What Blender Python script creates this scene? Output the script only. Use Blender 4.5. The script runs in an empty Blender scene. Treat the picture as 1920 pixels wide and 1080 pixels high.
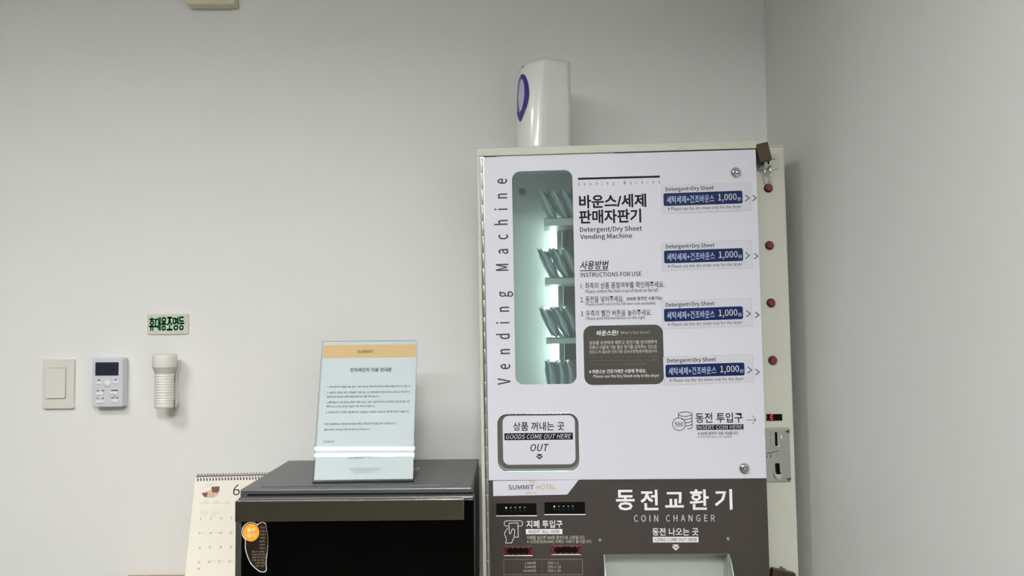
import bpy, bmesh, math, random
from mathutils import Vector, Matrix, Euler
random.seed(7)
SC = bpy.context.scene
COL = SC.collection
R = math.radians

# ------------------------------------------------------------------ camera, exposure
F = 1450.0
CAM = Vector((0, 0, 1.45))
CROT = (Matrix.Rotation(R(92.75), 3, 'X') @ Matrix.Rotation(R(-0.5), 3, 'Z'))
cd = bpy.data.cameras.new('camera'); cam = bpy.data.objects.new('camera', cd); COL.objects.link(cam)
cd.sensor_width = 36; cd.lens = F / 1920 * 36; cd.clip_start = 0.05; cd.clip_end = 50
cam.matrix_world = Matrix.Translation(CAM) @ CROT.to_4x4()
SC.camera = cam
SC.view_settings.view_transform = 'Standard'
SC.view_settings.look = 'None'
SC.view_settings.gamma = 1.0
SC.view_settings.use_curve_mapping = False
SC.view_settings.exposure = 0.0
w = bpy.data.worlds.new('world'); SC.world = w; w.use_nodes = True
w.node_tree.nodes['Background'].inputs[0].default_value = (0.8, 0.85, 0.9, 1)
w.node_tree.nodes['Background'].inputs[1].default_value = 0.1
PANEL_E = 35.0      # main ceiling panel
STRIP_E = 160.0      # twin tube fitting
CEIL = 2.55

# ------------------------------------------------------------------ materials
def srgb(c):
    return tuple(((v / 255) / 12.92 if v / 255 <= 0.04045 else (((v / 255) + 0.055) / 1.055) ** 2.4) for v in c) + (1,)
MATS = {}
def mat(name, rgb, rough=0.5, metal=0.0, spec=0.5, emit=0.0, bump=0.0, bscale=200.0, vary=0.0, vscale=8.0, coat=0.0):
    m = bpy.data.materials.new(name); m.use_nodes = True; nt = m.node_tree; b = nt.nodes['Principled BSDF']
    c = srgb(rgb)
    b.inputs['Base Color'].default_value = c
    b.inputs['Roughness'].default_value = rough
    b.inputs['Metallic'].default_value = metal
    b.inputs['Specular IOR Level'].default_value = spec
    b.inputs['Coat Weight'].default_value = coat
    b.inputs['Coat Roughness'].default_value = 0.08
    tc = nt.nodes.new('ShaderNodeTexCoord')
    if emit:
        b.inputs['Emission Color'].default_value = c; b.inputs['Emission Strength'].default_value = emit
    if vary:
        n = nt.nodes.new('ShaderNodeTexNoise'); n.inputs['Scale'].default_value = vscale; n.inputs['Detail'].default_value = 4
        nt.links.new(tc.outputs['Object'], n.inputs['Vector'])
        mx = nt.nodes.new('ShaderNodeMix'); mx.data_type = 'RGBA'
        mx.inputs[6].default_value = tuple(max(0, v * (1 - vary)) for v in c[:3]) + (1,)
        mx.inputs[7].default_value = tuple(min(1, v * (1 + vary)) for v in c[:3]) + (1,)
        nt.links.new(n.outputs['Fac'], mx.inputs[0]); nt.links.new(mx.outputs[2], b.inputs['Base Color'])
    if bump:
        n = nt.nodes.new('ShaderNodeTexNoise'); n.inputs['Scale'].default_value = bscale; n.inputs['Detail'].default_value = 3
        nt.links.new(tc.outputs['Object'], n.inputs['Vector'])
        bp = nt.nodes.new('ShaderNodeBump'); bp.inputs['Strength'].default_value = bump; bp.inputs['Distance'].default_value = 0.001
        nt.links.new(n.outputs['Fac'], bp.inputs['Height']); nt.links.new(bp.outputs['Normal'], b.inputs['Normal'])
    MATS[name] = m
    return m
def clear(name, tint, rough=0.03, haze=0.0, refl=1.0, bump=0.0):
    """thin clear sheet: see-through with Fresnel reflection, haze = share of milky diffuse"""
    m = bpy.data.materials.new(name); m.use_nodes = True; nt = m.node_tree; nt.nodes.clear()
    out = nt.nodes.new('ShaderNodeOutputMaterial')
    tr = nt.nodes.new('ShaderNodeBsdfTransparent'); tr.inputs[0].default_value = srgb(tint)
    df = nt.nodes.new('ShaderNodeBsdfDiffuse'); df.inputs[0].default_value = srgb(tint)
    m0 = nt.nodes.new('ShaderNodeMixShader'); m0.inputs[0].default_value = haze
    nt.links.new(tr.outputs[0], m0.inputs[1]); nt.links.new(df.outputs[0], m0.inputs[2])
    gl = nt.nodes.new('ShaderNodeBsdfGlossy'); gl.inputs['Roughness'].default_value = rough
    fr = nt.nodes.new('ShaderNodeFresnel'); fr.inputs[0].default_value = 1.45
    mu = nt.nodes.new('ShaderNodeMath'); mu.operation = 'MULTIPLY'; mu.inputs[1].default_value = refl
    nt.links.new(fr.outputs[0], mu.inputs[0])
    m1 = nt.nodes.new('ShaderNodeMixShader'); nt.links.new(mu.outputs[0], m1.inputs[0])
    nt.links.new(m0.outputs[0], m1.inputs[1]); nt.links.new(gl.outputs[0], m1.inputs[2])
    if bump:
        tc = nt.nodes.new('ShaderNodeTexCoord')
        n = nt.nodes.new('ShaderNodeTexNoise'); n.inputs['Scale'].default_value = 70; n.inputs['Detail'].default_value = 3
        nt.links.new(tc.outputs['Object'], n.inputs['Vector'])
        bp = nt.nodes.new('ShaderNodeBump'); bp.inputs['Strength'].default_value = bump; bp.inputs['Distance'].default_value = 0.004
        nt.links.new(n.outputs['Fac'], bp.inputs['Height']); nt.links.new(bp.outputs['Normal'], gl.inputs['Normal'])
    nt.links.new(m1.outputs[0], out.inputs[0])
    MATS[name] = m
    return m

mat('wall_paint', (227, 228, 225), 0.75, spec=0.25, bump=0.12, bscale=260, vary=0.012, vscale=1.5)
mat('rear_paint', (96, 96, 95), 0.8, spec=0.2, bump=0.1)
mat('ceiling_paint', (225, 225, 220), 0.85, spec=0.2, bump=0.1)
mat('floor_vinyl', (96, 90, 80), 0.5, bump=0.1, vary=0.08)
mat('tube_glow', (250, 252, 255), 0.5, emit=STRIP_E)
mat('panel_glow', (254, 253, 251), 0.5, emit=PANEL_E)
mat('panel_glow_fill', (254, 253, 251), 0.5, emit=PANEL_E * 4.0)  # stronger glow for the added ceiling panel that lifts the right side
mat('fitting_white', (225, 225, 222), 0.4)
mat('cabinet_ivory', (194, 195, 182), 0.42, spec=0.4, bump=0.05, bscale=600)
mat('door_white', (211, 212, 221), 0.38, spec=0.35, bump=0.03, bscale=400)
mat('panel_taupe', (66, 61, 57), 0.5, spec=0.22, bump=0.03, bscale=400)
mat('taupe_print', (68, 65, 60), 0.4, spec=0.35)
mat('ink_black', (26, 26, 30), 0.6)
mat('ink_grey', (100, 101, 108), 0.5)
mat('ink_soft', (78, 78, 84), 0.5)
mat('ink_white', (238, 238, 238), 0.5)
mat('ink_cream', (200, 195, 186), 0.5)
mat('ink_dim', (132, 124, 114), 0.5)
mat('ink_gold', (190, 156, 100), 0.5)
mat('ink_pale_gold', (222, 196, 150), 0.5)
mat('ink_navy', (16, 34, 84), 0.4)
mat('ink_pale_blue', (206, 222, 246), 0.5)
mat('sticker_silver', (204, 205, 213), 0.35, spec=0.5)
mat('sticker_edge', (165, 165, 172), 0.4)
mat('steel', (190, 190, 186), 0.28, metal=0.9, bump=0.05, bscale=300)
mat('steel_dark', (120, 120, 116), 0.35, metal=0.8)
mat('chrome', (225, 225, 222), 0.12, metal=1.0)
mat('black_hole', (6, 6, 6), 0.7, spec=0.1)
mat('black_lip', (30, 29, 28), 0.45)
mat('button_red', (118, 12, 30), 0.3, coat=0.4)
mat('button_collar', (34, 6, 9), 0.4)
mat('led_red', (255, 40, 70), 0.4, emit=1.6)
mat('led_dim', (130, 20, 34), 0.4, emit=0.15)
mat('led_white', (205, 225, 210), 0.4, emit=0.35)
mat('led_green_dim', (90, 110, 95), 0.5)
mat('smoke_red', (70, 4, 14), 0.2, coat=0.5)
mat('smoke_red_edge', (120, 12, 34), 0.3)
mat('liner_teal', (202, 205, 203), 0.45, bump=0.04)
mat('shelf_grey', (196, 202, 196), 0.4)
mat('post_cream', (176, 190, 180), 0.5)
mat('rail_grey', (92, 108, 102), 0.5)
mat('case_tube', (246, 255, 253), 0.5, emit=9.5)
mat('acrylic_edge', (128, 160, 150), 0.2, coat=0.5)
mat('recess_brown', (92, 84, 80), 0.4)
mat('pack_blue', (24, 108, 140), 0.35, coat=0.4, vary=0.25, vscale=40)
mat('pack_seam', (24, 92, 118), 0.4)
mat('brass_dark', (66, 56, 38), 0.4, metal=0.5, vary=0.15, vscale=60)
mat('tray_zinc', (190, 196, 190), 0.4, metal=0.35, vary=0.05, vscale=14)
mat('freshener_white', (226, 229, 224), 0.22, spec=0.5, coat=0.3)
mat('freshener_back', (196, 198, 186), 0.4)
mat('logo_purple', (66, 48, 128), 0.3)
mat('logo_lilac', (196, 192, 216), 0.3)
mat('switch_ivory', (219, 216, 208), 0.35, coat=0.15)
mat('switch_gap', (120, 118, 106), 0.6)
mat('thermo_white', (205, 208, 214), 0.35, coat=0.2)
mat('thermo_button', (226, 228, 234), 0.35)
mat('lcd_dark', (40, 44, 56), 0.2, coat=0.4, vary=0.15, vscale=60)
mat('lcd_ink', (22, 24, 34), 0.3)
mat('torch_white', (222, 220, 212), 0.35, coat=0.2, bump=0.05)
mat('torch_trim', (196, 194, 186), 0.4)
mat('sign_plate', (204, 202, 190), 0.5, bump=0.05)
mat('sign_green', (0, 122, 62), 0.45)
mat('sign_mint', (196, 232, 206), 0.5)
mat('chime_beige', (208, 204, 178), 0.5)
mat('chime_back', (190, 190, 188), 0.5)
mat('micro_body', (96, 98, 99), 0.36, metal=0.5, spec=0.5, bump=0.05, bscale=700)
mat('micro_frame', (72, 74, 72), 0.35, metal=0.4)
mat('micro_band', (104, 101, 86), 0.26, metal=0.85)
mat('micro_band_edge', (205, 200, 190), 0.2, metal=0.9)
mat('micro_glass', (3, 3, 3), 0.12, spec=0.12)
mat('micro_black', (8, 8, 9), 0.5, spec=0.2)
mat('micro_mark', (150, 155, 165), 0.5)
mat('label_dark', (24, 17, 12), 0.35)
mat('label_orange', (228, 160, 44), 0.4, vary=0.06, vscale=60)
mat('label_tan', (150, 132, 108), 0.5)
mat('label_text', (248, 214, 160), 0.5)
mat('paper_white', (213, 219, 220), 0.6, bump=0.03)
mat('paper_gold', (222, 184, 122), 0.55)
mat('calendar_paper', (232, 228, 214), 0.65, bump=0.05)
mat('calendar_print', (168, 166, 156), 0.6)
mat('calendar_dark', (110, 108, 100), 0.6)
mat('wire_brown', (70, 48, 52), 0.35, metal=0.4)
mat('pic_maroon', (112, 62, 58), 0.6, vary=0.5, vscale=220)
mat('pic_pink', (206, 172, 160), 0.6, vary=0.25, vscale=220)
mat('pic_yellow', (196, 182, 120), 0.6, vary=0.3, vscale=200)
mat('pic_grey', (192, 196, 186), 0.6)
mat('wood_top', (176, 146, 104), 0.4, vary=0.1, vscale=6)
mat('wood_leg', (150, 124, 90), 0.5, vary=0.1)
clear('case_glass', (230, 240, 237), 0.02, haze=0.07, refl=0.35)  # milky haze in the pane stands in for the wall's reflection
clear('acrylic', (250, 252, 252), 0.008, haze=0.02, refl=1.0)
clear('film', (220, 226, 224), 0.2, haze=0.82, refl=2.2, bump=0.9)

for n_ in MATS:
    if n_.startswith('ink_'): MATS[n_].node_tree.nodes['Principled BSDF'].inputs['Specular IOR Level'].default_value = 0.15

# ------------------------------------------------------------------ mesh builder
def rr(x0, x1, z0, z1, r, n=6):
    p = []
    for cx, cz, a0 in ((x1 - r, z0 + r, -90), (x1 - r, z1 - r, 0), (x0 + r, z1 - r, 90), (x0 + r, z0 + r, 180)):
        for i in range(n + 1):
            a = R(a0 + 90 * i / n); p.append((cx + r * math.cos(a), cz + r * math.sin(a)))
    return p
def circ(cx, cz, r, n=24, rz=None):
    rz = rz or r
    return [(cx + r * math.cos(2 * math.pi * i / n), cz + rz * math.sin(2 * math.pi * i / n)) for i in range(n)]

import os
def bundled(fn):
    try: return bpy.data.fonts.load(os.path.join(bpy.utils.system_resource('DATAFILES'), 'fonts', fn))
    except Exception: return None
FONTS = {'noto': bundled('Noto Sans CJK Regular.woff2'), 'gill': None}
class MB:
    def __init__(s): s.bm = bmesh.new(); s.m = 0; s.mats = []
    def use(s, name):
        if name not in s.mats: s.mats.append(name)
        s.m = s.mats.index(name); return s
    def _face(s, vs, smooth=False):
        try: f = s.bm.faces.new(vs)
        except ValueError: return None
        f.material_index = s.m; f.smooth = smooth; return f
    def merge(s, o, M=None):
        """append another bmesh"""
        vm = {}
        for v in o.verts: vm[v] = s.bm.verts.new(M @ v.co if M else v.co)
        for f in o.faces: s._face([vm[v] for v in f.verts], f.smooth)
        o.free()
    def box(s, x0, x1, y0, y1, z0, z1, bev=0.0, seg=2, M=None):
        b = bmesh.new(); bmesh.ops.create_cube(b, size=1)
        for v in b.verts:
            v.co = Vector(((x0 + x1) / 2 + v.co.x * (x1 - x0), (y0 + y1) / 2 + v.co.y * (y1 - y0), (z0 + z1) / 2 + v.co.z * (z1 - z0)))
        if bev:
            bmesh.ops.bevel(b, geom=list(b.edges), offset=bev, segments=seg, profile=0.5, affect='EDGES')
        s.merge(b, M); return s
    def prism(s, pts, y0, y1, bev=0.0, M=None, smooth=False):
        """outline in xz, extruded from y0 (front) to y1"""
        b = bmesh.new()
        if bev:
            cx = sum(p[0] for p in pts) / len(pts); cz = sum(p[1] for p in pts) / len(pts)
            def inset(d):
                n = len(pts); out = []
                A = sum(pts[i][0] * pts[(i + 1) % n][1] - pts[(i + 1) % n][0] * pts[i][1] for i in range(n))
                sg = 1 if A > 0 else -1
                for i in range(n):
                    a, p, c = pts[i - 1], pts[i], pts[(i + 1) % n]
                    t = Vector((c[0] - a[0], c[1] - a[1])); t.normalize()
                    out.append((p[0] - sg * t.y * d, p[1] + sg * t.x * d))
                return out
            rings = [(inset(bev), y0), (inset(bev * 0.3), y0 + bev * 0.3), (pts, y0 + bev), (pts, y1)]
        else:
            rings = [(pts, y0), (pts, y1)]
        L = [[b.verts.new((p[0], y, p[1])) for p in ring] for ring, y in rings]
        n = len(pts)
        b.faces.new(L[0]); b.faces.new(list(reversed(L[-1])))
        for k in range(len(L) - 1):
            for i in range(n):
                f = b.faces.new((L[k][i], L[k + 1][i], L[k + 1][(i + 1) % n], L[k][(i + 1) % n])); f.smooth = smooth
        bmesh.ops.recalc_face_normals(b, faces=list(b.faces))
        s.merge(b, M); return s
    def plate(s, outer, holes, y0, y1):
        """flat plate with holes"""
        b = bmesh.new(); loops = []
        for lp in [outer] + holes:
            vs = [b.verts.new((p[0], y0, p[1])) for p in lp]; loops.append(vs)
            for i in range(len(vs)): b.edges.new((vs[i], vs[(i + 1) % len(vs)]))
        bmesh.ops.triangle_fill(b, edges=list(b.edges), use_beauty=True, normal=(0, -1, 0))
        fr = list(b.faces); mp = {v: b.verts.new((v.co.x, y1, v.co.z)) for v in list(b.verts)}
        for f in fr: b.faces.new([mp[v] for v in reversed(f.verts)])
        for vs in loops:
            for i in range(len(vs)):
                a, c = vs[i], vs[(i + 1) % len(vs)]; b.faces.new((a, c, mp[c], mp[a]))
        bmesh.ops.recalc_face_normals(b, faces=list(b.faces))
        s.merge(b); return s
    def flat(s, pts, y):
        n = len(pts); A = sum(pts[i][0] * pts[(i + 1) % n][1] - pts[(i + 1) % n][0] * pts[i][1] for i in range(n))
        if A < 0: pts = pts[::-1]
        s._face([s.bm.verts.new((p[0], y, p[1])) for p in pts]); return s
    def stroke(s, pts, wd, y, closed=False):
        n = len(pts); h = wd / 2; Ls = []; Rs = []
        for i in range(n):
            p = Vector(pts[i])
            if closed: a, c = Vector(pts[i - 1]), Vector(pts[(i + 1) % n])
            else: a, c = Vector(pts[max(i - 1, 0)]), Vector(pts[min(i + 1, n - 1)])
            d1 = (p - a); d2 = (c - p)
            if d1.length < 1e-9: d1 = d2
            if d2.length < 1e-9: d2 = d1
            d1 = d1.normalized(); d2 = d2.normalized()
            t = d1 + d2
            t = d1 if t.length < 1e-6 else t.normalized()
            k = min(2.0, 1 / max(0.35, t.dot(d1)))
            nrm = Vector((-t.y, t.x)) * h * k
            Ls.append(p + nrm); Rs.append(p - nrm)
        vl = [s.bm.verts.new((p.x, y, p.y)) for p in Ls]; vr = [s.bm.verts.new((p.x, y, p.y)) for p in Rs]
        for i in range(n if closed else n - 1):
            j = (i + 1) % n; s._face((vr[i], vr[j], vl[j], vl[i]))
        return s
    def lathe(s, prof, M=None, n=32, cap=True):
        """profile [(r, z)] turned about z"""
        b = bmesh.new(); rings = []
        for r, z in prof: rings.append([b.verts.new((r * math.cos(2 * math.pi * i / n), r * math.sin(2 * math.pi * i / n), z)) for i in range(n)])
        for k in range(len(rings) - 1):
            for i in range(n):
                f = b.faces.new((rings[k][i], rings[k][(i + 1) % n], rings[k + 1][(i + 1) % n], rings[k + 1][i])); f.smooth = True
        if cap: b.faces.new(rings[0][::-1]); b.faces.new(rings[-1])
        bmesh.ops.recalc_face_normals(b, faces=list(b.faces))
        s.merge(b, M); return s
    def cyl(s, x, z, r, y0, y1, n=28, bev=0.0):
        """disc facing the viewer"""
        return s.prism(circ(x, z, r, n), y0, y1, bev)
    def tube(s, pts, r, n=8, closed=False):
        pts = [Vector(p) for p in pts]; m = len(pts); rings = []
        ref = Vector((0.123, 0.31, 0.94))
        for i in range(m):
            a = pts[i - 1] if (closed or i) else pts[0]; c = pts[(i + 1) % m] if (closed or i < m - 1) else pts[-1]
            t = (c - a).normalized(); u = t.cross(ref).normalized(); v = t.cross(u)
            rings.append([s.bm.verts.new(pts[i] + (u * math.cos(2 * math.pi * k / n) + v * math.sin(2 * math.pi * k / n)) * r) for k in range(n)])
        for i in range(m if closed else m - 1):
            A, B = rings[i], rings[(i + 1) % m]
            for k in range(n): s._face((A[k], A[(k + 1) % n], B[(k + 1) % n], B[k]), True)
        if not closed: s._face(rings[0][::-1]); s._face(rings[-1])
        return s
    def text(s, body, cx, cz, wd, ht, y, bold=0.0, shear=0.0, space=1.0, rot=False, res=2, font=None):
        """lettering fitted into a box centred on (cx, cz)"""
        cu = bpy.data.curves.new('lettering', 'FONT'); cu.body = body; cu.offset = 0.0; cu.shear = shear
        f_ = FONTS[font or ('noto' if body.isascii() else 'gill')]
        if f_: cu.font = f_
        else: cu.offset = bold
        cu.space_character = space; cu.resolution_u = res
        o = bpy.data.objects.new('lettering', cu); COL.objects.link(o); bpy.context.view_layer.update()
        dg = bpy.context.evaluated_depsgraph_get(); me = bpy.data.meshes.new_from_object(o.evaluated_get(dg))
        bpy.data.objects.remove(o); bpy.data.curves.remove(cu)
        co = [v.co for v in me.vertices]
        if not co: return s
        x0, x1 = min(c.x for c in co), max(c.x for c in co); z0, z1 = min(c.y for c in co), max(c.y for c in co)
        vs = []
        em = min(wd, ht) * (0.012 + bold * 0.6) if f_ else 0.0
        for dx, dz in (((-em, 0), (em, 0), (0, -em), (0, em)) if em else ((0, 0),)):
            vs = []
            for c in co:
                u = ((c.x - x0) / (x1 - x0) - 0.5); v = ((c.y - z0) / (z1 - z0) - 0.5)
                if rot: p = (cx - v * wd + dx, y, cz + u * ht + dz)
                else: p = (cx + u * wd + dx, y, cz + v * ht + dz)
                vs.append(s.bm.verts.new(p))
            for f in me.polygons: s._face([vs[i] for i in f.vertices])
        bpy.data.meshes.remove(me); return s

def obj(name, mb, parent=None, off=(0, 0, 0), label=None, smooth=False):
    off = Vector(off)
    for v in mb.bm.verts: v.co -= off
    me = bpy.data.meshes.new(name); mb.bm.to_mesh(me); mb.bm.free()
    for n in mb.mats: me.materials.append(MATS[n])
    if smooth:
        for p in me.polygons: p.use_smooth = True
    o = bpy.data.objects.new(name, me); COL.objects.link(o)
    if parent: o.parent = parent
    if label: o['label'] = label
    return o
def tag(o, label, cat, group=None, kind=None):
    if label: o['label'] = label
    if cat: o['category'] = cat
    if group: o['group'] = group
    if kind: o['kind'] = kind
    return o

class Frame:
    """local axes of one thing: x right, y away from the viewer, z up; base = offset of its root inside these axes"""
    def __init__(s, O, rot=None): s.O = Vector(O); s.R = rot or Matrix.Identity(3)
    def at(s, px, py, d=0.0):
        v = CROT @ Vector(((px - 960) / F, -(py - 540) / F, -1)); n = s.R @ Vector((0, 1, 0))
        o = s.O + n * d; t = n.dot(o - CAM) / n.dot(v)
        q = s.R.transposed() @ (CAM + v * t - s.O); return (q.x, q.z)
    def world(s, l): return s.O + s.R @ Vector(l)
    def root(s, name, base, label, cat, group=None):
        o = bpy.data.objects.new(name, None); COL.objects.link(o); o.empty_display_size = 0.05
        o.matrix_world = Matrix.Translation(s.world(base)) @ s.R.to_4x4()
        o.rotation_mode = 'XYZ'; tag(o, label, cat, group); return o
    def size(s, px, py, dpx, dpy, d=0.0):
        a = s.at(px - dpx / 2, py, d); b = s.at(px + dpx / 2, py, d); c = s.at(px, py - dpy / 2, d); e = s.at(px, py + dpy / 2, d)
        return math.hypot(b[0] - a[0], b[1] - a[1]), math.hypot(c[0] - e[0], c[1] - e[1])
    def text(s, mb, body, xl, xr, yc, h, d, **k):
        c = s.at((xl + xr) / 2, yc, 0); wd, ht = s.size((xl + xr) / 2, yc, xr - xl, h)
        mb.text(body, c[0], c[1], wd, ht, d, **k)
    def quad(s, xl, xr, yc, h):
        c = s.at((xl + xr) / 2, yc, 0); wd, ht = s.size((xl + xr) / 2, yc, xr - xl, h)
        return c[0] - wd / 2, c[0] + wd / 2, c[1] - ht / 2, c[1] + ht / 2

# ------------------------------------------------------------------ room
WALL_Y = 1.8; XR_WALL = 0.603
def struct(name, mb): return tag(obj(name, mb), None, None, kind='structure')
struct('wall_back', MB().use('wall_paint').box(-3.0, XR_WALL + 0.1, WALL_Y, WALL_Y + 0.1, 0, CEIL))
struct('wall_right', MB().use('wall_paint').box(XR_WALL, XR_WALL + 0.1, -3.5, WALL_Y, 0, CEIL))
struct('wall_left', MB().use('rear_paint').box(-3.1, -3.0, -3.5, WALL_Y + 0.1, 0, CEIL))
struct('wall_front', MB().use('rear_paint').box(-3.0, XR_WALL, -3.6, -3.5, 0, CEIL))
struct('floor', MB().use('floor_vinyl').box(-3.1, XR_WALL + 0.1, -3.6, WALL_Y + 0.1, -0.1, 0))
struct('ceiling', MB().use('ceiling_paint').box(-3.1, XR_WALL + 0.1, -3.6, WALL_Y + 0.1, CEIL, CEIL + 0.1))
struct('baseboard_back', MB().use('fitting_white').box(-3.0, XR_WALL, WALL_Y - 0.012, WALL_Y, 0, 0.08, 0.002))
# ceiling lights (behind and above the viewer); second square one is added fill
for lx_, ly_, lb_ in ((-1.2, 0.25, 'square white ceiling light above the microwave side'), (0.02, -0.75, 'added unseen ceiling panel brightening the vending machine side')):
    t = Frame((lx_, ly_, CEIL)).root('ceiling_light', (0, 0, 0), lb_, 'ceiling light')
    m = MB().use('fitting_white').box(-0.24, 0.24, -0.24, 0.24, -0.004, 0)
    for k in range(4):
        m.box(-0.24, 0.24, -0.24, -0.228, -0.072, -0.004, M=Matrix.Rotation(R(90 * k), 4, 'Z'))
    obj('housing', m, t)
    obj('diffuser', MB().use('panel_glow' if ly_ > 0 else 'panel_glow_fill').box(-0.225, 0.225, -0.225, 0.225, -0.008, -0.0041), t)
t = Frame((-0.873, -1.40, CEIL)).root('ceiling_light', (0, 0, 0), 'twin tube ceiling light further from the machine wall', 'ceiling light')
obj('housing', MB().use('fitting_white').box(-0.66, 0.66, -0.10, 0.10, -0.025, 0, 0.003), t)
for s in (-1, 1):
    obj('tube', MB().use('tube_glow').box(-0.64, 0.64, s * 0.046 - 0.011, s * 0.046 + 0.011, -0.032, -0.0251), t)

# ------------------------------------------------------------------ vending machine
o_ = CROT @ Vector(((1170 - 960) / F, -(590 - 540) / F, -1)); O = CAM + o_ * (1.53 / o_.y)
VF = Frame(O, Matrix.Rotation(R(-3.0), 3, 'Z') @ Matrix.Rotation(R(-0.5), 3, 'Y'))
A = VF.at
ZB = -(O.z) + 0.012                      # local z of the cabinet's underside
VM = VF.root('vending_machine', (0, 0.12, ZB - 0.01), 'tall white detergent vending machine with taupe coin changer panel against the wall', 'vending machine')
VB = (0, 0.12, ZB - 0.01)
def part(name, mb, parent=None, label=None, smooth=False): return obj(name, mb, parent or VM, VB, label, smooth)
XL, XD, ZT = -0.2875, 0.2683, 0.3402
XH = A(905.0, 600)[0]; XH2 = A(911.8, 600)[0]
XD2 = 0.2668
ZD = A(1160, 286.5)[1]                   # top of door
ZM = A(1260, 898.3)[1]                   # seam between white and taupe skins
SD = 0.05                                # set-back of the control strip
XS = A(1480.5, 600, SD)[0]
BD = 0.232
m = MB().use('cabinet_ivory')
m.box(XL, XD, -0.002, SD, ZD + 0.001, ZT, 0.0012)
m.box(XL, XH - 0.0002, -0.002, SD, ZB, ZD + 0.001, 0.0012)
m.box(XL + 0.001, XS, SD, BD, ZT - 0.003, ZT)
m.box(XL + 0.001, XL + 0.003, SD, BD, ZB, ZT - 0.003)
m.box(XS - 0.002, XS, SD, BD, ZB, ZT - 0.003)
m.box(XL + 0.003, XS - 0.002, BD - 0.002, BD, ZB, ZT - 0.003)
m.box(XL + 0.003, XS - 0.002, SD, BD - 0.002, ZB, ZB + 0.003)
part('cabinet', m)
m = MB().use('cabinet_ivory').box(XD2 - 0.004, XS - 0.0022, SD - 0.001, SD + 0.001, ZB + 0.003, ZT - 0.0035, 0.0006)
part('control_strip', m)
for x in (XL + 0.03, XS - 0.03):
    for y in (0.05, BD - 0.03):
        part('foot', MB().use('black_lip').box(x - 0.015, x + 0.015, y - 0.015, y + 0.015, ZB - 0.009, ZB))

# window and outlet openings
w0 = A(963.5, 520)[0] - 0.0004; w1 = A(1077.3, 520)[0]; wz1 = A(1020, 320)[1]; wz0 = A(1025, 720.5)[1]
WIN = rr(w0, w1, wz0, wz1, 0.0165, 8)
q = VF.quad(932.5, 1085, 829.5, 108); OUT = rr(q[0], q[1], q[2], q[3], 0.02, 8)
door = part('door', MB().use('door_white').plate([(XH2, ZM + 0.0003), (XD2, ZM + 0.0003), (XD2, ZD - 0.0012), (XH2, ZD - 0.0012)], [WIN, OUT], 0, 0.002)
            .box(XD2 - 0.002, XD2, 0.002, SD - 0.002, ZM + 0.0003, ZD - 0.0012), label='white upper door skin')
# coin tray opening
tx0 = A(1134, 1045)[0]; tx1 = A(1364, 1045)[0]; tz1 = A(1250, 1039.5)[1]; tz0 = tz1 - 0.11
lower = part('coin_changer_panel', MB().use('panel_taupe').plate([(XH2, ZB + 0.02), (XD2, ZB + 0.02), (XD2, ZM - 0.0003), (XH2, ZM - 0.0003)],
             [[(tx0, tz0), (tx1, tz0), (tx1, tz1), (tx0, tz1)]], 0, 0.002)
             .box(XD2 - 0.002, XD2, 0.002, SD - 0.002, ZB + 0.02, ZM - 0.0003), label='dark taupe lower panel')
# hinge
m = MB().use('steel'); z = ZD - 0.003; k = 0
m.box(XH + 0.0003, XH2 - 0.0002, 0.0005, 0.002, ZB + 0.01, ZD)
while z > ZB + 0.05:
    ln = 0.034 if k % 2 else 0.030
    m.lathe([(0.0021, z - ln + 0.001), (0.0024, z - ln + 0.0018), (0.0024, z - 0.0012), (0.0021, z - 0.0004)], Matrix.Translation(((XH + XH2) / 2 - 0.0002, 0, 0)), 10)
    z -= ln; k += 1
part('hinge', m)

# interior case
lx0, lx1, lz0, lz1, ly = w0 - 0.03, w1 + 0.085, wz0 - 0.045, wz1 + 0.031, 0.19
m = MB().use('liner_teal')
m.box(lx0, lx1, ly, ly + 0.002, lz0, lz1)
m.box(lx0 - 0.002, lx0, 0.0025, ly + 0.002, lz0, lz1); m.box(lx1, lx1 + 0.002, 0.0025, ly + 0.002, lz0, lz1)
m.box(lx0, lx1, 0.0025, ly, lz1, lz1 + 0.002); m.box(lx0, lx1, 0.0025, ly, lz0 - 0.002, lz0)
part('case_liner', m)
part('window_pane', MB().use('case_glass').prism(rr(w0 - 0.004, w1 + 0.004, wz0 - 0.004, wz1 + 0.004, 0.018, 8), 0.0022, 0.0042))
a = A(1034, 560, 0.165)[0]; b = A(1046, 560, 0.165)[0]
part('light_tube', MB().use('case_tube').box(a, b, 0.160, 0.170, wz0 - 0.02, A(1040, 424, 0.165)[1] + 0.012, 0.003))
a = A(1046.5, 560, 0.15)[0]; b = A(1056, 560, 0.15)[0]
part('post', MB().use('post_cream').box(a, b, 0.146, 0.156, lz0 + 0.002, wz1 - 0.045, 0.001))
m = MB().use('rail_grey').box(b + 0.0008, lx1 - 0.003, 0.156, 0.160, lz0 + 0.002, wz1 - 0.04)
for i in range(7): m.box(b + 0.004 + i * 0.011, b + 0.0075 + i * 0.011, 0.152, 0.156, lz0 + 0.002, wz1 - 0.04)
part('back_rail', m)
c = A(979.5, 359.5, ly)
m = MB().use('rail_grey').cyl(c[0], c[1], 0.0088, ly - 0.005, ly, 24, 0.0015)
m.use('brass_dark').cyl(c[0], c[1], 0.0048, ly - 0.0085, ly - 0.005, 20, 0.001)
part('bolt', m)
SHY0, SHY1 = 0.052, 0.144
rows = [(1019.5, 409.5, 423.5), (1021.5, 521, 533.5), (1024, 633.5, 642.5), (1026, 744, 753)]
shelves = []
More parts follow.
